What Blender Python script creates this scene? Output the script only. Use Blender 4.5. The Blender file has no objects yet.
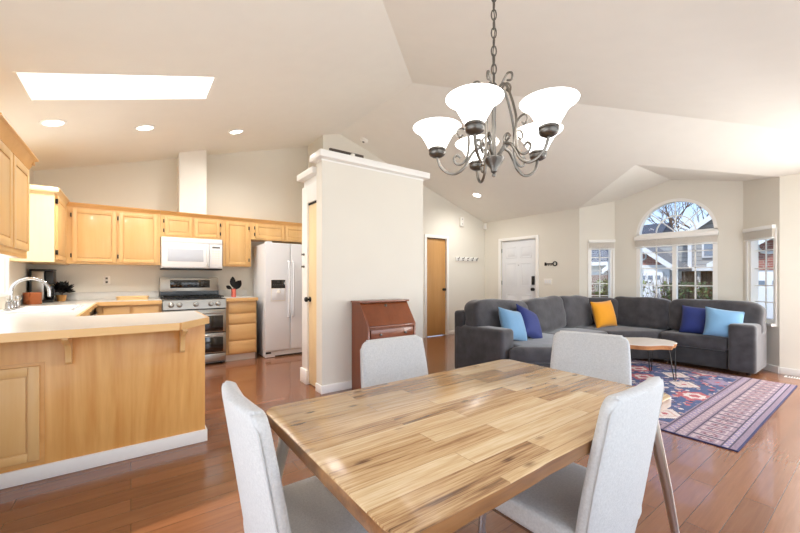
import bpy, bmesh, math, random
import numpy as np
from mathutils import Vector, Matrix
from mathutils.geometry import tessellate_polygon
random.seed(7)
S = bpy.context.scene
C = S.collection
PI = math.pi
R = math.radians

# ------------------------------------------------------------------ camera, light, exposure
cd = bpy.data.cameras.new('camera'); cam = bpy.data.objects.new('camera', cd); C.objects.link(cam)
cam.location = (0, 0, 1.2); cam.rotation_euler = (PI/2, 0, -R(36.4))
cd.sensor_width = 36; cd.lens = 365/800*36; cd.shift_y = 11.5/800; cd.clip_start = 0.05
S.camera = cam
S.view_settings.view_transform = 'Standard'; S.view_settings.look = 'None'
S.view_settings.gamma = 1; S.view_settings.use_curve_mapping = False
S.view_settings.exposure = 0.58
S.cycles.max_bounces = 10; S.cycles.diffuse_bounces = 7; S.cycles.glossy_bounces = 4
S.cycles.transparent_max_bounces = 12
S.cycles.use_denoising = True
S.cycles.sample_clamp_indirect = 6
S.cycles.caustics_reflective = False; S.cycles.caustics_refractive = False

W = bpy.data.worlds.new('sky'); S.world = W; W.use_nodes = True
nt = W.node_tree; nt.nodes.clear()
o = nt.nodes.new('ShaderNodeOutputWorld'); bg = nt.nodes.new('ShaderNodeBackground')
tc = nt.nodes.new('ShaderNodeTexCoord'); sx = nt.nodes.new('ShaderNodeSeparateXYZ')
rp = nt.nodes.new('ShaderNodeValToRGB')
rp.color_ramp.elements[0].position = 0.0; rp.color_ramp.elements[0].color = (.80, .88, .95, 1)
rp.color_ramp.elements[1].position = .55; rp.color_ramp.elements[1].color = (.16, .36, .80, 1)
e = rp.color_ramp.elements.new(.18); e.color = (.36, .58, .92, 1)
ns = nt.nodes.new('ShaderNodeTexNoise'); ns.inputs['Scale'].default_value = 5; ns.inputs['Detail'].default_value = 6
r2 = nt.nodes.new('ShaderNodeValToRGB'); r2.color_ramp.elements[0].position = .5; r2.color_ramp.elements[1].position = .72
mx = nt.nodes.new('ShaderNodeMixRGB'); mx.inputs[2].default_value = (.95, .96, 1, 1)
L = nt.links.new
L(tc.outputs['Generated'], sx.inputs[0]); L(sx.outputs['Z'], rp.inputs[0])
L(tc.outputs['Generated'], ns.inputs['Vector']); L(ns.outputs['Fac'], r2.inputs[0])
L(r2.outputs[0], mx.inputs[0]); L(rp.outputs[0], mx.inputs[1]); L(mx.outputs[0], bg.inputs['Color'])
bg.inputs['Strength'].default_value = 1.2; L(bg.outputs[0], o.inputs[0])

def light(name, kind, loc, energy, color=(1, 1, 1), rot=None, **kw):
    d = bpy.data.lights.new(name, kind); d.energy = energy; d.color = color
    for k, v in kw.items(): setattr(d, k, v)
    ob = bpy.data.objects.new(name, d); C.objects.link(ob); ob.location = loc
    if rot: ob.rotation_euler = rot
    return ob
def aim(ob, v): ob.rotation_euler = Vector(v).to_track_quat('-Z', 'Y').to_euler()
def zk_(x): return 2.507+.3*(x+.963)
sun = light('sun', 'SUN', (-4, 0, 6), 2.6, (1, .95, .87), angle=R(.6)); aim(sun, (.62, .05, -.78))
a1 = light('daylight_south_window', 'AREA', (1.15, -.50, 1.25), 10, (.92, .97, 1), shape='RECTANGLE', size=2.0, size_y=1.7); aim(a1, (0, 1, .1))
a4 = light('daylight_south_window_living', 'AREA', (4.2, -.50, 1.25), 47, (.94, .97, 1), shape='RECTANGLE', size=3.2, size_y=1.8); aim(a4, (.05, 1, -.65))
a5 = light('daylight_skylight', 'AREA', (0, 3.81, zk_(0)+.60), 27, (.95, .98, 1), shape='RECTANGLE', size=1.2, size_y=.48); aim(a5, (.3, 0, -1))
a8 = light('east_glare_fill', 'AREA', (6.50, -.02, 1.1), 58, (1, .985, .96), shape='RECTANGLE', size=1.0, size_y=1.8); aim(a8, (-1, .12, -.05))  # added light that gives the right floor its glare, no source seen
a2 = light('daylight_west_window', 'AREA', (-.90, .75, 1.1), 16, (.95, .97, 1), shape='RECTANGLE', size=2.2, size_y=1.8); aim(a2, (1, .1, .35))
a3 = light('daylight_sink_window', 'AREA', (-.90, 4.6, 1.45), 2.5, (.92, .97, 1), shape='RECTANGLE', size=.8, size_y=.8); aim(a3, (1, 0, 0))

# ------------------------------------------------------------------ materials
def srgb(r, g, b):
    f = lambda v: (v/255/12.92) if v/255 <= .04045 else ((v/255+.055)/1.055)**2.4
    return (f(r), f(g), f(b), 1)
def mat(name, col, rough=.5, metal=0, bump=0, bscale=200, var=0, vscale=6, coat=0, sheen=0, emit=0, emitcol=None, spec=.5, stretch=None):
    m = bpy.data.materials.new(name); m.use_nodes = True; n = m.node_tree; b = n.nodes['Principled BSDF']
    c = col if len(col) == 4 else srgb(*col)
    b.inputs['Base Color'].default_value = c; b.inputs['Roughness'].default_value = rough
    b.inputs['Metallic'].default_value = metal; b.inputs['Coat Weight'].default_value = coat
    b.inputs['Sheen Weight'].default_value = sheen; b.inputs['Specular IOR Level'].default_value = spec
    b.inputs['Coat Roughness'].default_value = .08
    t = n.nodes.new('ShaderNodeTexCoord'); mp = n.nodes.new('ShaderNodeMapping')
    n.links.new(t.outputs['Object'], mp.inputs[0])
    if stretch: mp.inputs['Scale'].default_value = stretch
    if var:
        no = n.nodes.new('ShaderNodeTexNoise'); no.inputs['Scale'].default_value = vscale; no.inputs['Detail'].default_value = 5
        n.links.new(mp.outputs[0], no.inputs['Vector'])
        ra = n.nodes.new('ShaderNodeValToRGB')
        ra.color_ramp.elements[0].position = .3; ra.color_ramp.elements[1].position = .7
        ra.color_ramp.elements[0].color = (c[0]*(1-var), c[1]*(1-var), c[2]*(1-var), 1)
        ra.color_ramp.elements[1].color = (min(1, c[0]*(1+var)), min(1, c[1]*(1+var)), min(1, c[2]*(1+var)), 1)
        n.links.new(no.outputs['Fac'], ra.inputs[0]); n.links.new(ra.outputs[0], b.inputs['Base Color'])
    if bump:
        nb = n.nodes.new('ShaderNodeTexNoise'); nb.inputs['Scale'].default_value = bscale; nb.inputs['Detail'].default_value = 3
        n.links.new(mp.outputs[0], nb.inputs['Vector'])
        bp = n.nodes.new('ShaderNodeBump'); bp.inputs['Strength'].default_value = bump; bp.inputs['Distance'].default_value = .002
        n.links.new(nb.outputs['Fac'], bp.inputs['Height']); n.links.new(bp.outputs[0], b.inputs['Normal'])
    if emit:
        b.inputs['Emission Strength'].default_value = emit; b.inputs['Emission Color'].default_value = emitcol or (1, 1, 1, 1)
    return m

def wood(name, c1, c2, axis='Z', rough=.4, scale=9, coat=.0, ring=.5):
    """solid timber with grain running along one axis"""
    m = bpy.data.materials.new(name); m.use_nodes = True; n = m.node_tree; b = n.nodes['Principled BSDF']; k = n.links.new
    t = n.nodes.new('ShaderNodeTexCoord'); mp = n.nodes.new('ShaderNodeMapping'); k(t.outputs['Object'], mp.inputs[0])
    s = [1, 1, 1]; s['XYZ'.index(axis)] = .09; mp.inputs['Scale'].default_value = s
    n1 = n.nodes.new('ShaderNodeTexNoise'); n1.inputs['Scale'].default_value = scale; n1.inputs['Detail'].default_value = 8; n1.inputs['Distortion'].default_value = ring
    k(mp.outputs[0], n1.inputs['Vector'])
    n2 = n.nodes.new('ShaderNodeTexNoise'); n2.inputs['Scale'].default_value = scale*9; n2.inputs['Detail'].default_value = 3
    k(mp.outputs[0], n2.inputs['Vector'])
    ad = n.nodes.new('ShaderNodeMath'); ad.operation = 'MULTIPLY_ADD'; ad.inputs[1].default_value = .35
    k(n2.outputs['Fac'], ad.inputs[0]); k(n1.outputs['Fac'], ad.inputs[2])
    ra = n.nodes.new('ShaderNodeValToRGB'); ra.color_ramp.elements[0].position = .42; ra.color_ramp.elements[1].position = .9
    ra.color_ramp.elements[0].color = srgb(*c1); ra.color_ramp.elements[1].color = srgb(*c2)
    k(ad.outputs[0], ra.inputs[0]); k(ra.outputs[0], b.inputs['Base Color'])
    b.inputs['Roughness'].default_value = rough; b.inputs['Coat Weight'].default_value = coat
    return m

def planks(name, cols, w, l, rough, bump, grain=1.0, scraped=0, coat=0, gap=.0015, seed=0, dark=.5, spec=.5, fine=.5, tone=1.0, knots=False):
    """boards along X, w wide and l long, each with its own tone"""
    m = bpy.data.materials.new(name); m.use_nodes = True; n = m.node_tree; b = n.nodes['Principled BSDF']; k = n.links.new
    t = n.nodes.new('ShaderNodeTexCoord'); mp = n.nodes.new('ShaderNodeMapping'); k(t.outputs['Object'], mp.inputs[0])
    mp.inputs['Location'].default_value = (seed*3.7, seed*1.3, 0)
    def brick(off, freq):
        br = n.nodes.new('ShaderNodeTexBrick'); br.inputs['Color1'].default_value = (0, 0, 0, 1); br.inputs['Color2'].default_value = (1, 1, 1, 1)
        br.inputs['Mortar'].default_value = (.5, .5, .5, 1); br.inputs['Scale'].default_value = 1; br.inputs['Brick Width'].default_value = l
        br.inputs['Row Height'].default_value = w; br.inputs['Mortar Size'].default_value = gap; br.inputs['Bias'].default_value = 0
        br.offset = off; br.offset_frequency = freq; br.squash = 1; k(mp.outputs[0], br.inputs['Vector']); return br
    br = brick(.37, 2)
    # grain, shifted from board to board
    sc = n.nodes.new('ShaderNodeMapping'); sc.inputs['Scale'].default_value = (.9, 14, 14)
    cx = n.nodes.new('ShaderNodeVectorMath'); cx.operation = 'MULTIPLY_ADD'
    k(br.outputs['Color'], cx.inputs[0]); cx.inputs[1].default_value = (7, 3, 5); k(mp.outputs[0], cx.inputs[2])
    k(cx.outputs[0], sc.inputs[0])
    g = n.nodes.new('ShaderNodeTexNoise'); g.inputs['Scale'].default_value = 2.2; g.inputs['Detail'].default_value = 9; g.inputs['Roughness'].default_value = .62; g.inputs['Distortion'].default_value = .9
    k(sc.outputs[0], g.inputs['Vector'])
    sc2 = n.nodes.new('ShaderNodeMapping'); sc2.inputs['Scale'].default_value = (2.5, 85, 85); k(cx.outputs[0], sc2.inputs[0])
    g2 = n.nodes.new('ShaderNodeTexNoise'); g2.inputs['Scale'].default_value = 2; g2.inputs['Detail'].default_value = 4; g2.inputs['Roughness'].default_value = .7; k(sc2.outputs[0], g2.inputs['Vector'])
    gm = n.nodes.new('ShaderNodeMath'); gm.operation = 'MULTIPLY_ADD'; gm.inputs[1].default_value = fine; gm.inputs[2].default_value = -.5*fine; k(g2.outputs['Fac'], gm.inputs[0])
    ga = n.nodes.new('ShaderNodeMath'); ga.operation = 'ADD'; k(g.outputs['Fac'], ga.inputs[0]); k(gm.outputs[0], ga.inputs[1])
    ad = n.nodes.new('ShaderNodeMath'); ad.operation = 'MULTIPLY_ADD'; ad.inputs[1].default_value = grain
    sb = n.nodes.new('ShaderNodeMath'); sb.operation = 'SUBTRACT'; sb.inputs[1].default_value = .5
    k(ga.outputs[0], sb.inputs[0]); k(sb.outputs[0], ad.inputs[0])
    se = n.nodes.new('ShaderNodeSeparateColor'); k(br.outputs['Color'], se.inputs[0]); tm = n.nodes.new('ShaderNodeMath'); tm.operation = 'MULTIPLY_ADD'; tm.inputs[1].default_value = tone; tm.inputs[2].default_value = .5-.5*tone
    k(se.outputs[0], tm.inputs[0]); k(tm.outputs[0], ad.inputs[2])
    ra = n.nodes.new('ShaderNodeValToRGB'); el = ra.color_ramp.elements
    el[0].position = 0; el[0].color = srgb(*cols[0]); el[1].position = 1; el[1].color = srgb(*cols[-1])
    for i, c in enumerate(cols[1:-1]): q = el.new((i+1)/(len(cols)-1)); q.color = srgb(*c)
    k(ad.outputs[0], ra.inputs[0])
    mxx = n.nodes.new('ShaderNodeMixRGB'); mxx.blend_type = 'MULTIPLY'; mxx.inputs[2].default_value = (dark, dark*.85, dark*.7, 1)
    top = ra.outputs[0]
    if knots:
        km = n.nodes.new('ShaderNodeMapping'); km.inputs['Scale'].default_value = (5, 13, 1); k(cx.outputs[0], km.inputs[0])
        vo = n.nodes.new('ShaderNodeTexVoronoi'); vo.inputs['Scale'].default_value = 1; vo.inputs['Randomness'].default_value = 1; k(km.outputs[0], vo.inputs['Vector'])
        kd = n.nodes.new('ShaderNodeMath'); kd.operation = 'MULTIPLY_ADD'; kd.inputs[1].default_value = .18; k(g2.outputs['Fac'], kd.inputs[0]); k(vo.outputs['Distance'], kd.inputs[2])
        kr = n.nodes.new('ShaderNodeValToRGB'); kr.color_ramp.elements[0].position = .13; kr.color_ramp.elements[0].color = (1, 1, 1, 1); kr.color_ramp.elements[1].position = .24; kr.color_ramp.elements[1].color = (0, 0, 0, 1)
        k(kd.outputs[0], kr.inputs[0])
        kx = n.nodes.new('ShaderNodeMixRGB'); kx.blend_type = 'MULTIPLY'; kx.inputs[2].default_value = (.34, .25, .18, 1); k(kr.outputs[0], kx.inputs[0]); k(top, kx.inputs[1]); top = kx.outputs[0]
    k(br.outputs['Fac'], mxx.inputs[0]); k(top, mxx.inputs[1]); k(mxx.outputs[0], b.inputs['Base Color'])
    b.inputs['Roughness'].default_value = rough; b.inputs['Coat Weight'].default_value = coat; b.inputs['Coat Roughness'].default_value = .06 if scraped else .2
    b.inputs['Specular IOR Level'].default_value = spec
    h = n.nodes.new('ShaderNodeMath'); h.operation = 'MULTIPLY_ADD'; h.inputs[1].default_value = -1.0
    k(br.outputs['Fac'], h.inputs[0])
    if scraped:
        sm = n.nodes.new('ShaderNodeMapping'); sm.inputs['Scale'].default_value = (9, 26, 1); k(cx.outputs[0], sm.inputs[0])
        sn = n.nodes.new('ShaderNodeTexNoise'); sn.inputs['Scale'].default_value = 1; sn.inputs['Detail'].default_value = 2; k(sm.outputs[0], sn.inputs['Vector'])
        sq = n.nodes.new('ShaderNodeMath'); sq.operation = 'MULTIPLY'; sq.inputs[1].default_value = scraped; k(sn.outputs['Fac'], sq.inputs[0]); k(sq.outputs[0], h.inputs[2])
    else:
        sq = n.nodes.new('ShaderNodeMath'); sq.operation = 'MULTIPLY'; sq.inputs[1].default_value = .15; k(g.outputs['Fac'], sq.inputs[0]); k(sq.outputs[0], h.inputs[2])
    bp = n.nodes.new('ShaderNodeBump'); bp.inputs['Strength'].default_value = bump; bp.inputs['Distance'].default_value = .002
    k(h.outputs[0], bp.inputs['Height']); k(bp.outputs[0], b.inputs['Normal'])
    return m

def attr_mat(name, rough, bump, bscale):
    m = mat(name, (128, 128, 128), rough, bump=bump, bscale=bscale); n = m.node_tree
    a = n.nodes.new('ShaderNodeAttribute'); a.attribute_name = 'pile'
    no = n.nodes.new('ShaderNodeTexNoise'); no.inputs['Scale'].default_value = 90
    t = n.nodes.new('ShaderNodeTexCoord'); n.links.new(t.outputs['Object'], no.inputs['Vector'])
    hs = n.nodes.new('ShaderNodeHueSaturation'); mr = n.nodes.new('ShaderNodeMapRange'); mr.inputs['To Min'].default_value = .55; mr.inputs['To Max'].default_value = 1.45
    n.links.new(no.outputs['Fac'], mr.inputs[0]); n.links.new(mr.outputs[0], hs.inputs['Value']); n.links.new(a.outputs['Color'], hs.inputs['Color'])
    n.links.new(hs.outputs[0], n.nodes['Principled BSDF'].inputs['Base Color'])
    return m

def glass_mat(name, tint=(1, 1, 1, 1), refl=.03):
    m = bpy.data.materials.new(name); m.use_nodes = True; n = m.node_tree; n.nodes.clear()
    o = n.nodes.new('ShaderNodeOutputMaterial'); mi = n.nodes.new('ShaderNodeMixShader'); tr = n.nodes.new('ShaderNodeBsdfTransparent'); gl = n.nodes.new('ShaderNodeBsdfGlossy')
    tr.inputs[0].default_value = tint; gl.inputs['Roughness'].default_value = .02; mi.inputs[0].default_value = refl
    n.links.new(tr.outputs[0], mi.inputs[1]); n.links.new(gl.outputs[0], mi.inputs[2]); n.links.new(mi.outputs[0], o.inputs[0])
    return m

def stripes_mat(name, c1, c2, step, axis='Z', rough=.7, var=.1):
    m = mat(name, c1, rough, var=var); n = m.node_tree; b = n.nodes['Principled BSDF']
    t = n.nodes.new('ShaderNodeTexCoord'); s = n.nodes.new('ShaderNodeSeparateXYZ'); n.links.new(t.outputs['Object'], s.inputs[0])
    d = n.nodes.new('ShaderNodeMath'); d.operation = 'DIVIDE'; d.inputs[1].default_value = step; n.links.new(s.outputs[axis], d.inputs[0])
    fr = n.nodes.new('ShaderNodeMath'); fr.operation = 'FRACT'; n.links.new(d.outputs[0], fr.inputs[0])
    g = n.nodes.new('ShaderNodeMath'); g.operation = 'LESS_THAN'; g.inputs[1].default_value = .14; n.links.new(fr.outputs[0], g.inputs[0])
    m2 = n.nodes.new('ShaderNodeMixRGB'); m2.inputs[1].default_value = srgb(*c1); m2.inputs[2].default_value = srgb(*c2)
    n.links.new(g.outputs[0], m2.inputs[0]); n.links.new(m2.outputs[0], b.inputs['Base Color'])
    return m
def brick_mat(name, c1, c2, mortar, w=.22, h=.075):
    m = mat(name, c1, .8); n = m.node_tree; b = n.nodes['Principled BSDF']
    t = n.nodes.new('ShaderNodeTexCoord'); s = n.nodes.new('ShaderNodeSeparateXYZ'); cb = n.nodes.new('ShaderNodeCombineXYZ')
    n.links.new(t.outputs['Object'], s.inputs[0]); n.links.new(s.outputs['Y'], cb.inputs['X']); n.links.new(s.outputs['Z'], cb.inputs['Y'])
    br = n.nodes.new('ShaderNodeTexBrick'); br.inputs['Color1'].default_value = srgb(*c1); br.inputs['Color2'].default_value = srgb(*c2); br.inputs['Mortar'].default_value = srgb(*mortar)
    br.inputs['Scale'].default_value = 1; br.inputs['Brick Width'].default_value = w; br.inputs['Row Height'].default_value = h; br.inputs['Mortar Size'].default_value = .008
    n.links.new(cb.outputs[0], br.inputs['Vector']); n.links.new(br.outputs['Color'], b.inputs['Base Color'])
    return m

M = {}
M['wall'] = mat('wall_paint', (226, 222, 211), .75, bump=.12, bscale=260, var=.012, vscale=2)
M['ceiling'] = mat('ceiling_paint', (238, 235, 227), .85, bump=.15, bscale=220, var=.01)
M['trim'] = mat('white_trim_paint', (240, 239, 235), .35, bump=.03, bscale=90)
M['shade_white'] = mat('blind_fabric', (226, 220, 210), .7, bump=.1, bscale=300)
M['floor'] = planks('hardwood_floor', [(102, 60, 38), (122, 75, 47), (138, 88, 57), (154, 103, 69)], .123, 1.35, .26, .42, .75, scraped=1.0, coat=.55, gap=.0018, dark=.5, tone=.45, fine=.6)
M['tabletop'] = planks('acacia_butcher_block', [(96, 64, 38), (158, 116, 74), (192, 154, 106), (206, 172, 126), (218, 190, 148), (228, 204, 166)], .072, .56, .25, .05, 1.25, coat=.45, gap=.0008, seed=2, dark=.6, tone=.5, fine=.9, knots=True)
M['maple'] = wood('maple_cabinet', (216, 172, 110), (228, 190, 132), 'Z', .36, 5, .12)
M['maple_x'] = wood('maple_cabinet_cross_grain', (215, 170, 108), (228, 188, 130), 'X', .36, 5, .12)
M['maple_pale'] = wood('maple_pale_panel', (224, 196, 148), (232, 206, 160), 'Z', .4, 4, .1)
M['panel'] = wood('peninsula_panel_veneer', (208, 146, 74), (230, 180, 110), 'Z', .36, 4.5, .15, ring=3.2)
M['crown'] = wood('maple_crown', (208, 156, 90), (222, 174, 110), 'X', .34, 6, .15)
M['door_wood'] = wood('closet_door_veneer', (186, 138, 80), (204, 156, 98), 'Z', .42, 3, .05)
M['door_pale'] = wood('pantry_door_veneer', (232, 204, 154), (240, 216, 172), 'Z', .42, 3, .05)
M['cherry'] = wood('cherry_desk', (110, 54, 25), (134, 72, 38), 'Z', .32, 5, .3)
M['counter'] = mat('white_laminate', (216, 214, 209), .3, var=.02, vscale=40, coat=.1)
M['white'] = mat('white_enamel', (236, 237, 238), .28, coat=.3, bump=.01, bscale=40)
M['fridge'] = mat('fridge_enamel', (232, 234, 238), .4, bump=.06, bscale=500)
M['offwhite'] = mat('offwhite_plastic', (236, 233, 226), .4, bump=.02)
M['porcelain'] = mat('white_sink_enamel', (246, 246, 245), .18, coat=.4, bump=.01)
M['steel'] = mat('stainless_steel', (176, 172, 164), .3, 1, bump=.04, bscale=60, stretch=(40, 1, 1))
M['chrome'] = mat('chrome', (186, 186, 186), .18, 1, bump=.01)
M['nickel'] = mat('brushed_nickel', (118, 113, 106), .32, 1, bump=.05, bscale=150)
M['nickel_dark'] = mat('aged_nickel', (104, 100, 95), .36, 1, bump=.06, bscale=150)
M['leg_metal'] = mat('polished_steel_leg', (215, 210, 203), .3, 1, bump=.02)
M['black'] = mat('black_plastic', (20, 20, 21), .35, bump=.03)
M['black_metal'] = mat('black_metal', (24, 23, 22), .45, .3, bump=.03)
M['black_glass'] = mat('black_oven_glass', (12, 12, 13), .08, coat=.5, bump=.005)
M['cooktop'] = mat('dark_cooktop', (30, 32, 38), .22, coat=.4, bump=.01)
M['grey_glass'] = mat('grey_window_mesh', (196, 202, 212), .2, bump=.02)
M['display'] = mat('display_print', (92, 90, 86), .4, bump=.01)
M['fabric'] = mat('light_grey_chair_fabric', (194, 192, 189), .92, bump=.7, bscale=300, var=.09, vscale=140, sheen=.15)
M['piping'] = mat('chair_seam_fabric', (190, 188, 186), .92, bump=.4, bscale=420)
M['sofa'] = mat('charcoal_velvet', (54, 52, 56), .8, bump=.8, bscale=26, var=.45, vscale=9, sheen=.4)
M['sofa_dark'] = mat('charcoal_velvet_base', (44, 42, 45), .85, bump=.6, bscale=26, var=.4, vscale=9, sheen=.3)
M['blue_light'] = mat('light_blue_cushion', (104, 146, 180), .85, bump=.4, bscale=300, var=.06, sheen=.3)
M['blue_dark'] = mat('royal_blue_velvet', (20, 38, 104), .75, bump=.2, bscale=200, var=.12, sheen=.12)
M['yellow'] = mat('mustard_cushion', (226, 152, 22), .85, bump=.3, bscale=260, var=.05, sheen=.3)
M['slab'] = wood('live_edge_slab', (226, 214, 200), (240, 232, 222), 'X', .3, 6, .4)
M['bark'] = wood('live_edge_bark', (150, 92, 50), (196, 138, 86), 'X', .6, 12)
M['edge_dark'] = wood('tabletop_live_edge', (92, 58, 32), (164, 116, 70), 'X', .35, 14, .3)
M['edge_end'] = wood('tabletop_end_grain', (150, 106, 62), (196, 150, 98), 'Y', .35, 14, .3)
M['copper'] = mat('copper', (214, 132, 92), .22, 1, bump=.03, bscale=60)
M['pink'] = mat('rose_copper_vase', (224, 122, 108), .25, .55, bump=.02)
M['tan'] = mat('tan_wood_pot', (206, 150, 84), .5, bump=.1, var=.1)
M['leaf_black'] = mat('black_leaf', (24, 22, 22), .5, bump=.1, var=.2)
M['board'] = wood('cutting_board_wood', (214, 172, 112), (232, 200, 148), 'X', .45, 12)
M['glow'] = mat('lit_frosted_glass', (255, 253, 248), .3, emit=2.6, emitcol=(1, .985, .955, 1), bump=.01)
M['can_glow'] = mat('lit_lamp_lens', (255, 250, 240), .3, emit=5, emitcol=(1, .96, .9, 1), bump=.01)
M['glass'] = glass_mat('window_glass')
def acrylic(name):
    m = bpy.data.materials.new(name); m.use_nodes = True; n = m.node_tree; n.nodes.clear()
    o = n.nodes.new('ShaderNodeOutputMaterial'); mi = n.nodes.new('ShaderNodeMixShader'); tr = n.nodes.new('ShaderNodeBsdfTransparent'); tl = n.nodes.new('ShaderNodeBsdfTranslucent')
    tl.inputs[0].default_value = (.95, .95, .95, 1); mi.inputs[0].default_value = .7
    n.links.new(tr.outputs[0], mi.inputs[1]); n.links.new(tl.outputs[0], mi.inputs[2]); n.links.new(mi.outputs[0], o.inputs[0])
    return m
M['skyglass'] = acrylic('skylight_acrylic')
M['dark_gap'] = mat('dark_recess', (40, 36, 34), .8, bump=.05)
M['dark_strip'] = wood('dark_board_and_gap_shade', (66, 58, 52), (90, 80, 72), 'X', .5, 8)
M['rug'] = attr_mat('wool_rug', .95, .6, 350)
M['rug_edge'] = mat('rug_binding', (36, 36, 78), .9, bump=.5, bscale=300)
M['front_door'] = mat('front_door_paint', (226, 229, 233), .4, bump=.04, bscale=80)
M['siding'] = stripes_mat('grey_lap_siding', (156, 156, 154), (118, 118, 117), .17)
M['siding_blue'] = stripes_mat('slate_lap_siding', (126, 130, 134), (92, 96, 100), .17)
M['roof'] = mat('asphalt_shingle', (118, 115, 112), .9, bump=.6, bscale=40, var=.15, vscale=12)
M['roof_dark'] = mat('dark_shingle', (66, 72, 84), .9, bump=.6, bscale=40, var=.15, vscale=12)
M['brick'] = brick_mat('red_brick', (136, 74, 62), (158, 96, 82), (176, 160, 148))
M['out_white'] = mat('white_exterior_paint', (214, 216, 218), .6, bump=.05)
M['out_pane'] = mat('exterior_window_glass', (120, 132, 146), .15, coat=.3, bump=.01)
M['fence'] = stripes_mat('cedar_fence', (112, 80, 62), (70, 50, 40), .14, 'Y')
M['lawn'] = mat('winter_lawn', (122, 128, 84), .95, bump=.8, bscale=30, var=.25, vscale=8)
M['asphalt'] = mat('asphalt_street', (112, 111, 110), .9, bump=.5, bscale=60, var=.06)
M['twig'] = mat('bare_twig', (98, 76, 62), .9, bump=.3, var=.25, vscale=9)
M['leaf_green'] = mat('shrub_leaf', (116, 124, 58), .7, bump=.2, var=.4, vscale=7)
M['leaf_olive'] = mat('evergreen_leaf', (84, 98, 56), .7, bump=.2, var=.35, vscale=7)
M['car'] = mat('car_paint_dark', (40, 48, 62), .25, coat=.6, bump=.01)

# ------------------------------------------------------------------ builders
def box(bm, x0, x1, y0, y1, z0, z1, bev=0, seg=2):
    r = bmesh.ops.create_cube(bm, size=1)
    vs = r['verts']
    for v in vs:
        v.co = ((x0+x1)/2+v.co.x*(x1-x0), (y0+y1)/2+v.co.y*(y1-y0), (z0+z1)/2+v.co.z*(z1-z0))
    if bev:
        es = list({e for v in vs for e in v.link_edges})
        bmesh.ops.bevel(bm, geom=es, offset=bev, segments=seg, affect='EDGES', profile=.5)
def prism(bm, pts, axis, a, b):
    """polygon in the two other axes (cyclic order X,Y,Z without axis) extruded along axis from a to b"""
    def P(p, t):
        if axis == 'X': return (t, p[0], p[1])
        if axis == 'Y': return (p[0], t, p[1])
        return (p[0], p[1], t)
    v0 = [bm.verts.new(P(p, a)) for p in pts]; v1 = [bm.verts.new(P(p, b)) for p in pts]
    n = len(pts); fs = [bm.faces.new(v0), bm.faces.new(v1[::-1])]
    for i in range(n): fs.append(bm.faces.new((v0[i], v1[i], v1[(i+1) % n], v0[(i+1) % n])))
    bmesh.ops.recalc_face_normals(bm, faces=fs)
def poly_slab(bm, outer, holes, front, back):
    """flat panel with holes: front(p), back(p) give the 3-D points of its two faces"""
    loops = [outer]+holes; flat = [p for l in loops for p in l]
    tris = tessellate_polygon([[Vector((p[0], p[1], 0)) for p in l] for l in loops])
    A = [bm.verts.new(front(p)) for p in flat]; B = [bm.verts.new(back(p)) for p in flat]; fs = []
    for t in tris:
        fs.append(bm.faces.new([A[i] for i in t])); fs.append(bm.faces.new([B[i] for i in reversed(t)]))
    s = 0
    for l in loops:
        n = len(l)
        for i in range(n):
            a, b = s+i, s+(i+1) % n; fs.append(bm.faces.new((A[a], A[b], B[b], B[a])))
        s += n
    bmesh.ops.recalc_face_normals(bm, faces=fs)
def lathe(bm, prof, c=(0, 0, 0), n=24, mtx=None, loop=False):
    rings = []
    for r, z in prof:
        if r < 1e-5: rings.append([bm.verts.new((c[0], c[1], c[2]+z))])
        else: rings.append([bm.verts.new((c[0]+r*math.cos(2*PI*i/n), c[1]+r*math.sin(2*PI*i/n), c[2]+z)) for i in range(n)])
    fs = []
    for a, b in zip(rings, rings[1:]):
        for i in range(n):
            j = (i+1) % n
            if len(a) == 1 and len(b) == 1: continue
            if len(a) == 1: fs.append(bm.faces.new((a[0], b[i], b[j])))
            elif len(b) == 1: fs.append(bm.faces.new((a[i], a[j], b[0])))
            else: fs.append(bm.faces.new((a[i], a[j], b[j], b[i])))
    if loop:
        for i in range(n): fs.append(bm.faces.new((rings[-1][i], rings[-1][(i+1) % n], rings[0][(i+1) % n], rings[0][i])))
    else:
        if len(rings[0]) > 1: fs.append(bm.faces.new(rings[0][::-1]))
        if len(rings[-1]) > 1: fs.append(bm.faces.new(rings[-1]))
    bmesh.ops.recalc_face_normals(bm, faces=fs)
    if mtx: bmesh.ops.transform(bm, matrix=mtx, verts=[v for r in rings for v in r])
def tube(bm, pts, r, n=8, closed=False):
    pts = [Vector(p) for p in pts]; m = len(pts); rings = []
    rr = r if isinstance(r, (list, tuple)) else [r]*m
    up = None
    for i, p in enumerate(pts):
        if closed: d = pts[(i+1) % m]-pts[i-1]
        else: d = pts[min(i+1, m-1)]-pts[max(i-1, 0)]
        d.normalize()
        if up is None:
            up = Vector((0, 0, 1)) if abs(d.z) < .9 else Vector((1, 0, 0))
        u = (up-d*up.dot(d)); u.normalize(); up = u; w = d.cross(u)
        rings.append([bm.verts.new(p+(u*math.cos(2*PI*k/n)+w*math.sin(2*PI*k/n))*rr[i]) for k in range(n)])
    fs = []
    for i in range(m if closed else m-1):
        a, b = rings[i], rings[(i+1) % m]
        for k in range(n): fs.append(bm.faces.new((a[k], a[(k+1) % n], b[(k+1) % n], b[k])))
    if not closed: fs.append(bm.faces.new(rings[0][::-1])); fs.append(bm.faces.new(rings[-1]))
    bmesh.ops.recalc_face_normals(bm, faces=fs)
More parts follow.
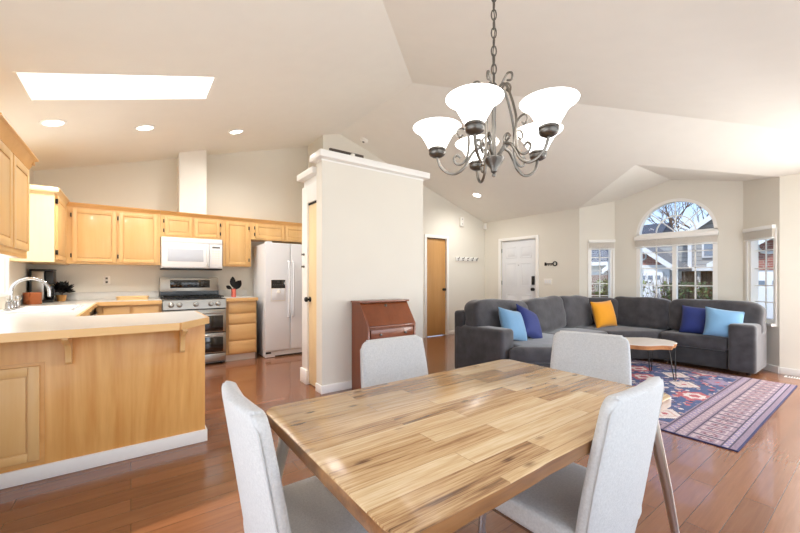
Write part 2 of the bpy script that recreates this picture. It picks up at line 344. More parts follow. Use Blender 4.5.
def soft(bm, c, size, seg=10, e=4.0, pinch=0, wr=0, mtx=None, seed=0, droop=0):
    """rounded upholstered block: superellipsoid with exponent e; pinch thins the rim along local Y like a pillow"""
    r = bmesh.ops.create_cube(bm, size=2); vs0 = set(r['verts'])
    es = list({ed for v in vs0 for ed in v.link_edges})
    r2 = bmesh.ops.subdivide_edges(bm, edges=es, cuts=seg, use_grid_fill=True)
    vs = list(bm.verts)
    rnd = random.Random(seed); ph = [rnd.uniform(0, 6) for _ in range(6)]
    for v in vs:
        p = v.co.copy()
        if pinch:
            x, z = p.x, p.z; q = max(0, (1-abs(x)**2.4))*max(0, (1-abs(z)**2.4))
            y = p.y*(.06+.94*q**.45)
            k = 1-.07*(1-abs(x)**2)*(abs(z) > .5)*abs(z) ; k2 = 1-.07*(1-abs(z)**2)*(abs(x) > .5)*abs(x)
            p = Vector((x*k2, y, z*k))
        else:
            n = (abs(p.x)**e+abs(p.y)**e+abs(p.z)**e)**(1/e); p = p/n
            mxx = max(abs(p.x), abs(p.y), abs(p.z))
        if wr:
            p += Vector((math.sin(7*p.z+ph[0])*math.sin(5*p.x+ph[1]), math.sin(6*p.x+ph[2])*math.sin(7*p.z+ph[3]), math.sin(6*p.x+ph[4])*math.sin(4*p.y+ph[5])))*wr
        if droop: p.z -= droop*(1-p.x**2)*(p.z > 0)
        v.co = Vector((p.x*size[0]/2, p.y*size[1]/2, p.z*size[2]/2))
    T = Matrix.Translation(c) @ (mtx if mtx else Matrix())
    bmesh.ops.transform(bm, matrix=T, verts=list(vs))
def xform(bm, mtx, since=0):
    bm.verts.ensure_lookup_table(); bmesh.ops.transform(bm, matrix=mtx, verts=bm.verts[since:])

def root_of(o):
    while o.parent: o = o.parent
    return o
def part(name, bm, m, parent=None, smooth=38, loc=None):
    """bm is in world coordinates (prototypes sit at the origin while they are built)"""
    base = root_of(parent).location if parent else Vector(loc or (0, 0, 0))
    me = bpy.data.meshes.new(name)
    if base.length: bmesh.ops.translate(bm, verts=bm.verts, vec=-Vector(base))
    bm.to_mesh(me); bm.free()
    me.materials.append(M[m] if isinstance(m, str) else m)
    me.shade_smooth(); me.set_sharp_from_angle(angle=R(smooth))
    o = bpy.data.objects.new(name, me); C.objects.link(o)
    if parent: o.parent = parent
    else: o.location = base
    return o
def B(): return bmesh.new()
def bx(*a, **k):
    bm = B(); box(bm, *a, **k); return bm
def tag(o, label, cat, group=None):
    o['label'] = label; o['category'] = cat
    if group: o['group'] = group
    return o
def thing(name, label, cat, loc=(0, 0, 0), group=None):
    o = bpy.data.objects.new(name, None); C.objects.link(o); o.location = loc; o.empty_display_size = .1
    return tag(o, label, cat, group)
def solo(name, bm, m, label, cat, loc, group=None, smooth=38):
    return tag(part(name, bm, m, None, smooth, loc), label, cat, group)
def struct(name, bm, m, parent=None, smooth=38):
    o = part(name, bm, m, parent, smooth)
    if not parent: o['kind'] = 'structure'
    return o
def sroot(name, loc):
    o = bpy.data.objects.new(name, None); C.objects.link(o); o.location = loc; o['kind'] = 'structure'; return o
def dup(src, loc, rotz=0, label=None, group=None):
    r = src.copy(); C.objects.link(r); r.location = loc; r.rotation_euler = (0, 0, rotz)
    if label: r['label'] = label
    if group: r['group'] = group
    for ch in list(src.children):
        c = ch.copy(); C.objects.link(c); c.parent = r
        for g in ch.children:
            d = g.copy(); C.objects.link(d); d.parent = c
    return r

# ------------------------------------------------------------------ room shell
XW, YB, XD, YH, YS = -.96, 6.25, 6.55, 5.6, -.60       # left, back, front-door, hall and south wall planes
XR = 2.85                                             # ridge
def zk(x): return 2.507+.3*(x+.963)
def zl(x): return zk(XR)-.319*(x-XR)
def zh(y): return zk(XR)-.3*(3.6-y)
def zb(y): return 2.775-.24*abs(y-2.13)
T = .12

bm = B(); prism(bm, [(XW-T, YS-T), (XD+T, YS-T), (XD+T, .83), (6.97+T, 1.24), (6.97+T, 3.02), (XD+T, 3.45), (XD+T, YB+T), (XW-T, YB+T)], 'Z', -.12, 0)
struct('floor', bm, 'floor')

# ceiling planes
bm = B()
sky_hole = [(-.65, 3.55), (.615, 3.55), (.615, 4.07), (-.65, 4.07)]
poly_slab(bm, [(XW-T, -.21-T), (XR, 3.6), (XR, YB+T), (XW-T, YB+T)], [sky_hole], lambda p: (p[0], p[1], zk(p[0])), lambda p: (p[0], p[1], zk(p[0])+.06))
struct('ceiling', bm, 'ceiling')
yhr = 3.6-.319/.3*(XD-XR)
bm = B()
poly_slab(bm, [(XR, 3.6), (XD, yhr), (XD, .86), (5.62, 2.13), (XD, 3.40), (XD, YB+T), (XR, YB+T)], [], lambda p: (p[0], p[1], zl(p[0])), lambda p: (p[0], p[1], zl(p[0])+.06))
struct('ceiling_living', bm, 'ceiling')
bm = B()
poly_slab(bm, [(XR, 3.6), (XW-T, -.21-T), (XW-T, YS-T), (XD+T, YS-T), (XD+T, yhr), (XD, yhr)], [], lambda p: (p[0], p[1], zh(p[1])), lambda p: (p[0], p[1], zh(p[1])+.06))
struct('ceiling_dining', bm, 'ceiling')
bm = B()
ZA = zl(5.62)
for pts in ([(5.62, 2.13, ZA), (XD, 3.40, zb(3.40)), (6.97+T, 3.02, zb(3.02)), (6.97+T, 2.13, zb(2.13))], [(5.62, 2.13, ZA), (6.97+T, 2.13, zb(2.13)), (6.97+T, 1.24, zb(1.24)), (XD, .86, zb(.86))]):
    lo = [bm.verts.new(p) for p in pts]; hi = [bm.verts.new((p[0], p[1], p[2]+.06)) for p in pts]
    bm.faces.new(lo); bm.faces.new(hi[::-1])
    for i in range(4): bm.faces.new((lo[i], lo[(i+1) % 4], hi[(i+1) % 4], hi[i]))
bmesh.ops.recalc_face_normals(bm, faces=bm.faces)
struct('ceiling_bay', bm, 'ceiling')

bm = B(); poly_slab(bm, [(XW-T-.95, 2.6), (XW-T, 2.6), (XW-T, YB+T), (XW-T-.95, YB+T)], [], lambda p: (p[0], p[1], zk(p[0])-.02), lambda p: (p[0], p[1], zk(p[0])+.06))
struct('sun_block_eave', bm, 'out_white')  # unseen overhang, added to keep the sun off the sink counter

# skylight well
bm = B()
def well(pts, top):
    for i in range(4):
        a, b = pts[i], pts[(i+1) % 4]
        vs = [bm.verts.new((a[0], a[1], zk(a[0]))), bm.verts.new((b[0], b[1], zk(b[0]))), bm.verts.new((b[0], b[1], zk(b[0])+top)), bm.verts.new((a[0], a[1], zk(a[0])+top))]
        bm.faces.new(vs)
well(sky_hole, .62); bmesh.ops.recalc_face_normals(bm, faces=bm.faces)
bmesh.ops.solidify(bm, geom=bm.faces[:], thickness=.02)
sk = sroot('window_5', (0, 3.8, 2.8))
part('skylight_shaft', bm, 'ceiling', sk, 5)
bm = B(); poly_slab(bm, [(-.67, 3.53), (.635, 3.53), (.635, 4.09), (-.67, 4.09)], [], lambda p: (p[0], p[1], zk(p[0])+.63), lambda p: (p[0], p[1], zk(p[0])+.64))
part('pane', bm, 'skyglass', sk)

# walls
def rect(a, b, c, d): return [(a, c), (b, c), (b, d), (a, d)]
def wallX(name, x, out, outer, holes):                 # plane x, polygon in (Y,Z), thickness towards out
    bm = B(); poly_slab(bm, outer, holes, lambda p: (x, p[0], p[1]), lambda p: (x+out*T, p[0], p[1])); return struct(name, bm, 'wall', smooth=20)
def wallY(name, y, out, outer, holes):
    bm = B(); poly_slab(bm, outer, holes, lambda p: (p[0], y, p[1]), lambda p: (p[0], y+out*T, p[1])); return struct(name, bm, 'wall', smooth=20)
wallX('wall_left', XW, -1, [(YS, 0), (YB, 0), (YB, zk(XW)), (-.21, zk(XW)), (YS, zh(YS))], [rect(-.45, 2.12, .02, 2.06), rect(4.22, 5.02, 1.06, 1.98)])
wallY('wall_back', YB, 1, [(XW-T, 0), (2.55, 0), (2.55, zk(2.55)), (XW-T, zk(XW-T))], [])
wallX('wall_alcove', 2.55, 1, [(YH+T, 0), (YB+T, 0), (YB+T, zk(2.55)), (YH+T, zk(2.55))], [])
CD = (4.79, 5.34)                                      # closet door opening
wallY('wall_hall', YH, 1, [(2.55, 0), (CD[0], 0), (CD[0], 2.02), (CD[1], 2.02), (CD[1], 0), (XD+T, 0), (XD+T, zl(XD+T)), (XR, zk(XR)), (2.55, zk(2.55))], [])
FD = (4.28, 5.14)
wallX('wall_front', XD, 1, [(3.40, 0), (FD[0], 0), (FD[0], 2.0), (FD[1], 2.0), (FD[1], 0), (YH, 0), (YH, zl(XD)), (3.40, zl(XD))], [])
wallX('wall_right', XD, 1, [(YS, 0), (.86, 0), (.86, zl(XD)), (yhr, zl(XD)), (YS, zh(YS))], [rect(-.52, .50, .05, 2.08)])
wallY('wall_south', YS, -1, [(XW, 0), (XD, 0), (XD, zh(YS)), (XW, zh(YS))], [rect(.05, 5.2, .25, 2.1)])
# bay: three walls with window openings
BWZ = (.62, 1.90)
CWY = (1.553, 2.633); CWC = 2.093; CWR = .54
def arch_pts(cy, r, z0, zs, n=20, k=1.0):
    return [(cy-r, z0), (cy+r, z0)]+[(cy+r*math.cos(PI*i/n), zs+k*r*math.sin(PI*i/n)) for i in range(0, n+1)]
bm = B()
poly_slab(bm, [(1.26, 0), (2.99, 0), (2.99, zb(2.99)), (2.13, zb(2.13)), (1.26, zb(1.26))], [arch_pts(CWC, CWR, .62, 1.925)],
          lambda p: (6.97, p[0], p[1]), lambda p: (6.97+T, p[0], p[1]))
struct('wall_bay', bm, 'wall', smooth=20)
# angled bay walls, parameter t along the wall from its door-wall end
def bayframe(p0, p1):
    p0, p1 = Vector(p0), Vector(p1); d = (p1-p0); ln = d.length; d /= ln
    nrm = Vector((-d.y, d.x))
    if nrm.x < 0: nrm = -nrm
    return p0, d, ln, nrm
BL = bayframe((XD, 3.40), (6.97, 2.975)); BR = bayframe((XD, .86), (6.97, 1.275))
def bay_at(F, t, z, off=0): q = F[0]+F[1]*t+F[3]*off; return (q.x, q.y, z)
for nm, F, hole in (('wall_bay_left', BL, (.175, .56)), ('wall_bay_right', BR, (.07, .50))):
    bm = B(); ln = F[2]
    poly_slab(bm, [(0, 0), (ln, 0), (ln, zb(F[0].y+F[1].y*ln)), (0, zb(F[0].y))], [rect(hole[0], hole[1], .62, 1.84)],
              lambda p: bay_at(F, p[0], p[1]), lambda p: bay_at(F, p[0], p[1], T))
    struct(nm, bm, 'wall', smooth=20)

# partition with the pantry block behind it
PX0, PX1, PY = 1.592, 2.955, 3.52
struct('wall_partition', bx(PX0, PX1, PY, PY+.14, 0, 2.42), 'wall', smooth=20)
bm = B(); box(bm, 1.535, 2.995, 3.43, 3.715, 2.435, 2.505, .004); box(bm, 1.585, 2.96, 3.515, 3.665, 2.4205, 2.435)
struct('trim_1', bm, 'trim')
struct('wall_pantry', bx(1.64, PX1-.02, PY+.14, 4.13, 0, 2.33), 'trim', smooth=20)
bm = B(); box(bm, 1.57, PX1+.02, 3.72, 4.18, 2.335, 2.405, .004); struct('trim_2', bm, 'trim')
# chimney-like duct chase above the range cabinets
struct('wall_duct', (lambda b: (prism(b, [(.545, 2.09), (.885, 2.09), (.885, zk(.885)+.02), (.545, zk(.545)+.02)], 'Y', 5.94, YB), b)[1])(B()), 'ceiling', smooth=20)

# baseboards
def base_y(name, x0, x1, y, s):
    bm = B(); box(bm, x0, x1, min(y, y+s*.014), max(y, y+s*.014), 0, .085, .003); struct(name, bm, 'trim')
def base_x(name, x, y0, y1, s):
    bm = B(); box(bm, min(x, x+s*.014), max(x, x+s*.014), y0, y1, 0, .085, .003); struct(name, bm, 'trim')
base_y('baseboard_partition', PX0-.014, PX1+.014, PY, -1)
base_y('baseboard_hall', CD[1]+.07, XD, YH, -1)
base_x('baseboard_front', XD, 3.40, FD[0]-.07, -1)
base_x('baseboard_right', XD, YS, .86, -1)
base_x('baseboard_partition_end', PX0, PY, PY+.14, -1)
for nm, F in (('baseboard_bay_left', BL), ('baseboard_bay_right', BR)):
    bm = B(); poly_slab(bm, rect(0, F[2], 0, .085), [], lambda p: bay_at(F, p[0], p[1]), lambda p: bay_at(F, p[0], p[1], -.014)); struct(nm, bm, 'trim')
base_x('baseboard_bay', 6.97, 1.28, 2.97, -1)

# ------------------------------------------------------------------ doors
def lever_knob(bm, p, axis, sgn, r=.028):
    prof = [(r, 0), (r, .006), (.011, .012), (.011, .03), (r*.85, .036), (r, .05), (r*.7, .062), (0, .064)]
    d = {'X': Vector((sgn, 0, 0)), 'Y': Vector((0, sgn, 0))}[axis]
    lathe(bm, prof, n=16, mtx=Matrix.Translation(p) @ d.to_track_quat('Z', 'Y').to_matrix().to_4x4())
# front door, six panels
d1 = sroot('door_1', (XD, 4.71, 0))
bm = B(); box(bm, XD+.03, XD+.07, FD[0]+.004, FD[1]-.004, .012, 1.995, .002)
part('door_leaf', bm, 'front_door', d1)
w = FD[1]-FD[0]
bm = B()
for (za, zb_) in ((.22, .86), (1.02, 1.52), (1.62, 1.86)):
    for c in (FD[0]+w*.29, FD[0]+w*.71):
        hw = .135
        for (ya, yb, zc, zd) in ((c-hw, c-hw+.018, za, zb_), (c+hw-.018, c+hw, za, zb_), (c-hw, c+hw, za, za+.018), (c-hw, c+hw, zb_-.018, zb_)):
            box(bm, XD+.0245, XD+.031, ya, yb, zc, zd, .002)
        box(bm, XD+.0265, XD+.031, c-hw+.04, c+hw-.04, za+.04, zb_-.04, .002)
part('raised_panel', bm, 'front_door', d1)
def casing_x(parent, x, y0, y1, ztop, s, wd=.062):
    bm = B()
    box(bm, min(x, x+s*.018), max(x, x+s*.018), y0-wd, y0, 0, ztop+wd, .003)
    box(bm, min(x, x+s*.018), max(x, x+s*.018), y1, y1+wd, 0, ztop+wd, .003)
    box(bm, min(x, x+s*.018), max(x, x+s*.018), y0, y1, ztop, ztop+wd, .003)
    part('casing', bm, 'trim', parent)
def casing_y(parent, y, x0, x1, ztop, s, wd=.06):
    bm = B()
    box(bm, x0-wd, x0, min(y, y+s*.018), max(y, y+s*.018), 0, ztop+wd, .003)
    box(bm, x1, x1+wd, min(y, y+s*.018), max(y, y+s*.018), 0, ztop+wd, .003)
    box(bm, x0, x1, min(y, y+s*.018), max(y, y+s*.018), ztop, ztop+wd, .003)
    part('casing', bm, 'trim', parent)
casing_x(d1, XD, FD[0], FD[1], 2.0, -1)
bm = B(); box(bm, XD+.012, XD+.03, FD[0]+.045, FD[0]+.115, 1.06, 1.24, .012); part('deadbolt_keypad', bm, 'black', d1)
bm = B(); lever_knob(bm, (XD+.03, FD[0]+.08, .97), 'X', -1, .034); part('door_handle', bm, 'black_metal', d1)
for z in (.3, 1.05, 1.75):
    bm = B(); box(bm, XD+.018, XD+.032, FD[1]-.006, FD[1]+.002, z, z+.09); part('hinge', bm, 'black_metal', d1)
bm = B(); lathe(bm, [(.008, 0), (.008, .004), (0, .005)], n=10, mtx=Matrix.Translation((XD+.03, 4.71, 1.47)) @ Vector((-1, 0, 0)).to_track_quat('Z', 'Y').to_matrix().to_4x4())
part('peephole', bm, 'nickel_dark', d1)
bm = B(); box(bm, XD+.0, XD+.1, FD[0], FD[1], 0, .012); part('threshold', bm, 'nickel', d1)
# orange closet door
d2 = sroot('door_2', (5.07, YH, 0))
part('door_leaf', bx(CD[0]+.004, CD[1]-.004, YH+.03, YH+.065, .012, 2.005, .002), 'door_wood', d2)
casing_y(d2, YH, CD[0], CD[1], 2.02, -1)
bm = B(); lever_knob(bm, (CD[1]-.055, YH+.03, .96), 'Y', -1, .03); part('door_knob', bm, 'black_metal', d2)
part('head_gap', bx(CD[0], CD[1], YH+.035, YH+.06, 2.005, 2.02), 'dark_gap', d2)
# pantry door
d3 = sroot('door_3', (1.64, 3.85, 0))
part('door_leaf', bx(1.622, 1.638, PY+.15, 3.94, .01, 2.02, .002), 'door_pale', d3)
bm = B(); box(bm, 1.60, 1.64, 3.94, 4.09, 0, 2.24, .003); box(bm, 1.585, 1.64, 3.93, 4.115, 0, .16, .003); part('casing', bm, 'trim', d3)
bm = B(); box(bm, 1.60, 1.64, PY+.14, 3.94, 2.04, 2.24, .003); part('head_casing', bm, 'trim', d3)
part('head_gap', bx(1.615, 1.638, PY+.15, 3.94, 2.02, 2.04), 'dark_gap', d3)
bm = B(); lever_knob(bm, (1.622, 3.90, .96), 'X', -1, .03); part('door_knob', bm, 'black_metal', d3)
for z in (1.33, 1.47):
    bm = B(); lathe(bm, [(.014, 0), (.014, .012), (.008, .02), (.014, .03), (0, .033)], n=12, mtx=Matrix.Translation((1.60, 4.02, z)) @ Vector((-1, 0, 0)).to_track_quat('Z', 'Y').to_matrix().to_4x4())
    solo('wall_hook', bm, 'nickel', 'small grey hook on the white pantry casing, '+('upper' if z > 1.4 else 'lower')+' of two', 'hook', (1.60, 4.02, z), 'hooks on the pantry casing')

# ------------------------------------------------------------------ windows
def win_parts(root, frame_fn, boxes, pane_fn, mat_='trim'):
    pass
# centre bay window: arched top light over a two-pane slider
w1 = sroot('window_1', (6.97, CWC, .62))
XF = 6.985                                            # room side of the sash
bm = B()
n = 24; zs = 1.925
def arc_band(bm, cy, zc, r0, r1, x0, x1, n=24, a0=0, a1=PI):
    vs = []
    for i in range(n+1):
        a = a0+(a1-a0)*i/n; c, s_ = math.cos(a), math.sin(a)
        vs.append([bm.verts.new((x, cy+r*c, zc+r*s_)) for x, r in ((x0, r0), (x0, r1), (x1, r1), (x1, r0))])
    fs = []
    for p, q in zip(vs, vs[1:]):
        for k in range(4): fs.append(bm.faces.new((p[k], p[(k+1) % 4], q[(k+1) % 4], q[k])))
    fs.append(bm.faces.new(vs[0])); fs.append(bm.faces.new(vs[-1][::-1]))
    bmesh.ops.recalc_face_normals(bm, faces=fs)
arc_band(bm, CWC, zs, CWR-.045, CWR-.001, 6.972, 7.08)
box(bm, 6.972, 7.08, CWY[0]+.001, CWY[1]-.001, 1.875, 1.94)
for y in (CWY[0]+.001, CWY[1]-.058): box(bm, 6.972, 7.08, y, y+.057, .62, 1.87)
box(bm, 6.972, 7.08, CWY[0]+.05, CWY[1]-.05, .62, .68)
box(bm, 6.985, 7.06, CWC-.028, CWC+.028, .68, 1.87)
part('window_frame', bm, 'trim', w1)
bm = B()
for a in (45, 90, 135):
    c, s_ = math.cos(R(a)), math.sin(R(a)); r0 = .02 if a == 90 else .02
    tube(bm, [(7.03, CWC+c*r0, zs+.02+s_*r0), (7.03, CWC+c*(CWR-.04), zs+s_*(CWR-.04))], .009, 6)
arc_band(bm, CWC, zs+.01, .255, .272, 7.022, 7.038, 18, R(4), R(176))
for y in (CWC-.26, CWC+.26): box(bm, 7.024, 7.036, y-.009, y+.009, .68, 1.87)
for z in (1.08, 1.36, 1.62): box(bm, 7.024, 7.036, CWY[0]+.05, CWY[1]-.05, z-.008, z+.008)
part('muntins', bm, 'trim', w1)
bm = B(); poly_slab(bm, arch_pts(CWC, CWR-.03, .66, 1.925), [], lambda p: (7.045, p[0], p[1]), lambda p: (7.049, p[0], p[1])); part('pane', bm, 'glass', w1)
part('window_sill', bx(6.90, 6.972, CWY[0]-.03, CWY[1]+.03, .585, .618, .005), 'trim', w1)
def raised_blind(name, label, origin, mtx, width, h0, h1):
    b = thing(name, label, 'blind', origin, 'raised window blinds in the bay')
    bm = B(); box(bm, -width/2, width/2, -.05, .0, h0, h1, .006); xform(bm, mtx); part('headrail', bm, 'trim', b)
    bm = B()
    for i in range(9): box(bm, -width/2+.012, width/2-.012, -.04, -.006, h0-.012-.011*i, h0-.004-.011*i, .001)
    xform(bm, mtx); part('stacked_slats', bm, 'shade_white', b)
    bm = B(); box(bm, -width/2+.012, width/2-.012, -.042, -.004, h0-.126, h0-.106, .003); xform(bm, mtx); part('bottom_rail', bm, 'trim', b)
    return b
def place(F, t, off=0):
    q = F[0]+F[1]*t-F[3]*abs(off); d = F[1]; nn = F[3]
    # local x along the wall, local -y into the room
    return Matrix(((d.x, nn.x, 0, q.x), (d.y, nn.y, 0, q.y), (0, 0, 1, 0), (0, 0, 0, 1)))
mc = Matrix(((0, 1, 0, 6.967), (-1, 0, 0, CWC), (0, 0, 1, 0), (0, 0, 0, 1)))
raised_blind('window_blind', 'raised white blind across the wide centre window, below its arched top', (6.967, CWC, 1.72), mc, 1.11, 1.835, 1.90)
def side_window(name, F, t0, t1, lab, bt, valz=1.84, cols=3):
    c = F[0]+F[1]*((t0+t1)/2); r = sroot(name, (c.x, c.y, .62)); Mx = place(F, t0); wd = t1-t0
    def mk(nm, boxes, m):
        bm = B()
        for b in boxes: box(bm, *b)
        xform(bm, Mx); return part(nm, bm, m, r)
    fw = .035
    mk('window_frame', [(0, fw, .01, .10, .62, 1.84), (wd-fw, wd, .01, .10, .62, 1.84), (fw, wd-fw, .01, .10, 1.80, 1.84), (fw, wd-fw, .01, .10, .62, .67)], 'trim')
    mb = [(fw+(wd-2*fw)*i/cols-.007, fw+(wd-2*fw)*i/cols+.007, .055, .067, .67, 1.80) for i in range(1, cols)]
    mb += [(fw, wd-fw, .055, .067, z-.007, z+.007) for z in (.88, 1.10, 1.33, 1.57)]
    mk('muntins', mb, 'trim')
    mk('pane', [(fw-.01, wd-fw+.01, .075, .079, .66, 1.81)], 'glass')
    mk('window_sill', [(-.03, wd+.03, -.06, .0, .585, .618)], 'trim')
    mk('casing', [(wd, wd+.03, -.012, 0, .62, 1.84), (-.03, 0, -.012, 0, .62, 1.84)], 'trim')
    raised_blind('window_blind', lab, (c.x, c.y, 1.8), place(F, (t0+t1)/2, .003), wd+.06, valz, valz+.05)
    return r
side_window('window_2', BL, .175, .56, 'raised white blind over the narrow left window of the bay', 0, 1.835, 2)
side_window('window_3', BR, .07, .50, 'raised white blind over the narrow right window of the bay', 0, 1.83, 2)
# sink window
w4 = sroot('window_4', (XW, 4.62, 1.06))
bm = B()
for (a, b, c, d_) in ((4.22, 4.26, 1.06, 1.98), (4.98, 5.02, 1.06, 1.98), (4.26, 4.98, 1.06, 1.10), (4.26, 4.98, 1.94, 1.98), (4.60, 4.64, 1.10, 1.94)): box(bm, XW-.09, XW-.01, a, b, c, d_)
part('window_frame', bm, 'trim', w4)
bm = B(); box(bm, XW, XW+.016, 5.02, 5.075, 1.0, 2.03, .003); box(bm, XW, XW+.016, 4.165, 4.22, 1.0, 2.03, .003); box(bm, XW, XW+.016, 4.22, 5.02, 1.98, 2.03, .003); part('casing', bm, 'trim', w4)
part('pane', bx(XW-.05, XW-.046, 4.25, 4.99, 1.09, 1.95), 'glass', w4)
part('window_sill', bx(XW-.01, XW+.03, 4.15, 5.09, 1.03, 1.058, .004), 'trim', w4)
# large windows behind the camera
for nm, (yy0, yy1, zz0, zz1) in (('window_6', (-.45, 2.12, .02, 2.06)),):
    wr_ = sroot(nm, (XW, .65, 0)); bm = B()
    for b in ((yy0, yy0+.06, zz0, zz1), (yy1-.06, yy1, zz0, zz1), (yy0+.06, yy1-.06, zz0, zz0+.06), (yy0+.06, yy1-.06, zz1-.06, zz1), (.60, .67, zz0+.06, zz1-.06)): box(bm, XW-.10, XW-.03, *b)
    part('window_frame', bm, 'trim', wr_); part('pane', bx(XW-.07, XW-.066, yy0+.05, yy1-.05, zz0+.05, zz1-.05), 'glass', wr_)
wr_ = sroot('window_7', (2.6, YS, .25)); bm = B()
for b in ((.05, .11, .25, 2.1), (5.14, 5.2, .25, 2.1), (.11, 5.14, .25, .31), (.11, 5.14, 2.04, 2.1), (1.75, 1.81, .31, 2.04), (3.44, 3.50, .31, 2.04)): box(bm, b[0], b[1], YS-.09, YS-.02, b[2], b[3])
part('window_frame', bm, 'trim', wr_); part('pane', bx(.1, 5.15, YS-.06, YS-.056, .3, 2.05), 'glass', wr_)

wr_ = sroot('added_east_window', (XD, 0, .05)); bm = B()  # unseen window, added to go with the glare light
for b in ((-.52, -.46, .05, 2.08), (.44, .50, .05, 2.08), (-.46, .44, .05, .12), (-.46, .44, 2.02, 2.08)): box(bm, XD+.02, XD+.09, *b)
part('window_frame', bm, 'trim', wr_); part('pane', bx(XD+.05, XD+.054, -.47, .45, .11, 2.03), 'glass', wr_)

# ------------------------------------------------------------------ kitchen cabinets
def door_bm(w, h, fr=.055, t=.02):
    """framed door: local x 0..w, z 0..h, front at y=-t"""
    bm = B()
    box(bm, 0, w, -t*.55, 0, 0, h)
    for b in ((0, fr, 0, h), (w-fr, w, 0, h), (fr, w-fr, 0, fr), (fr, w-fr, h-fr, h)): box(bm, b[0], b[1], -t, -t*.5, b[2], b[3], .003, 2)
    i = fr+.007
    box(bm, i, w-i, -t*.86, -t*.5, i, h-i, .006, 2)
    return bm
def hinge_bm(x, zs, t=.02):
    bm = B()
    for z in zs: box(bm, x-.006, x+.006, -t-.003, -.001, z-.024, z+.024, .002)
    return bm
def hang_door(parent, M4, w, h, m='maple', fr=.055, hinge=None, name='door', nz=None):
    bm = door_bm(w, h, fr); xform(bm, M4); d = part(name, bm, m, parent)
    if hinge is not None:
        x = -.009 if hinge < 0 else w+.009
        for z in (nz or (h*.12, h*.88)):
            bm = hinge_bm(x, (z,)); xform(bm, M4); part('hinge', bm, 'black_metal', d)
    return d
def MF(x, y, z): return Matrix.Translation((x, y, z))                       # door facing -Y
def ML(x, y, z): return Matrix.Translation((x, y, z)) @ Matrix.Rotation(PI/2, 4, 'Z')  # door facing +X, local x runs +Y
def crown_y(bm, x0, x1, yf, z, out=.035, h=.05):
    prism(bm, [(yf+.01, z), (yf-.006, z), (yf-.012, z+.012), (yf-out*.7, z+h-.016), (yf-out, z+h-.010), (yf-out, z+h), (yf+.01, z+h)], 'X', x0, x1)
def crown_x(bm, y0, y1, xf, z, out=.035, h=.05):
    b2 = B(); 
    pts = [(xf-.01, z), (xf+.006, z), (xf+.012, z+.012), (xf+out*.7, z+h-.016), (xf+out, z+h-.010), (xf+out, z+h), (xf-.01, z+h)]
    v0 = [bm.verts.new((p[0], y0, p[1])) for p in pts]; v1 = [bm.verts.new((p[0], y1, p[1])) for p in pts]; n = len(pts)
    fs = [bm.faces.new(v0), bm.faces.new(v1[::-1])]
    for i in range(n): fs.append(bm.faces.new((v0[i], v1[i], v1[(i+1) % n], v0[(i+1) % n])))
    bmesh.ops.recalc_face_normals(bm, faces=fs); b2.free()
UF, UZ0, UZ1 = 5.925, 1.375, 2.07                    # upper cabinets: face plane, bottom, top
def upper(x0, x1, z0, doors, label, crown=True, group='upper cabinets on the back wall'):
    t = thing('upper_cabinet', label, 'cabinet', ((x0+x1)/2, YB, z0), group)
    part('body', bx(x0+.001, x1-.001, UF, YB-.002, z0, UZ1), 'maple', t)
    if crown:
        bm = B(); crown_y(bm, x0+.001, x1-.001, UF, UZ1-.004); part('crown', bm, 'crown', t)
    for (a, b, c, d, hg) in doors: hang_door(t, MF(a, UF-.0005, c), b-a, d-c, 'maple', .045, hg, nz=(.075, (d-c)-.075) if d-c > .4 else (.06, d-c-.06))
    return t
XC = -.63                                            # face of the left-wall uppers
upper(XC+.003, .322, UZ0, [(-.575, -.15, UZ0+.025, UZ1-.03, -1), (-.125, .29, UZ0+.025, UZ1-.03, -1)], 'wide maple upper cabinet with two tall doors, left of the microwave')
upper(.322, 1.098, 1.762, [(.37, .70, 1.79, UZ1-.03, -1), (.725, 1.055, 1.79, UZ1-.03, 1)], 'short maple upper cabinet with two small doors above the microwave')
upper(1.098, 1.498, UZ0, [(1.135, 1.458, UZ0+.025, UZ1-.03, 1)], 'narrow maple upper cabinet with one tall door, right of the microwave')
upper(1.498, 2.545, 1.80, [(1.56, 2.01, 1.82, UZ1-.03, -1), (2.03, 2.48, 1.82, UZ1-.03, 1)], 'short maple upper cabinet above the white refrigerator')
# corner cabinet on the left wall, its pale end panel towards the dining room
t = thing('upper_cabinet', 'maple corner upper cabinet with a pale end panel, above the coffee maker', 'cabinet', (XW, 5.6, UZ0), 'upper cabinets on the left wall')
part('body', bx(XW+.002, XC, 5.105, YB-.002, UZ0-.01, UZ1+.005), 'maple', t)
part('end_panel', bx(XW+.002, XC, 5.098, 5.105, UZ0-.01, UZ1+.005), 'maple_pale', t)
hang_door(t, ML(XC+.0005, 5.16, UZ0+.02), .62, .66, 'maple', .045, -1, nz=(.07, .60))
bm = B(); crown_x(bm, 5.097, UF-.05, XC, UZ1+.001, .04, .055); box(bm, XW+.002, XC+.038, 5.06, 5.0965, UZ1+.005, UZ1+.054, .004); part('crown', bm, 'maple_pale', t)
# near cabinet on the left wall
t = thing('upper_cabinet', 'maple upper cabinet nearest the camera at the left edge, beside the sink window', 'cabinet', (XW, 3.6, UZ0), 'upper cabinets on the left wall')
part('body', bx(XW+.002, XC-.02, 3.0, 4.0, UZ0, UZ1-.015), 'maple', t)
bm = B(); crown_x(bm, 3.0, 4.045, XC-.02, UZ1-.019, .06, .085); box(bm, XW+.002, XC+.02, 4.0, 4.045, UZ1+.016, UZ1+.063, .004); part('crown', bm, 'crown', t)
hang_door(t, ML(XC-.0195, 3.03, UZ0+.03), .44, .625, 'maple', .055, None)
hang_door(t, ML(XC-.0195, 3.51, UZ0+.03), .45, .625, 'maple', .055, None)
part('light_rail', bx(XW+.002, XC-.02, 3.0, 4.0, UZ0-.025, UZ0-.001), 'crown', t)

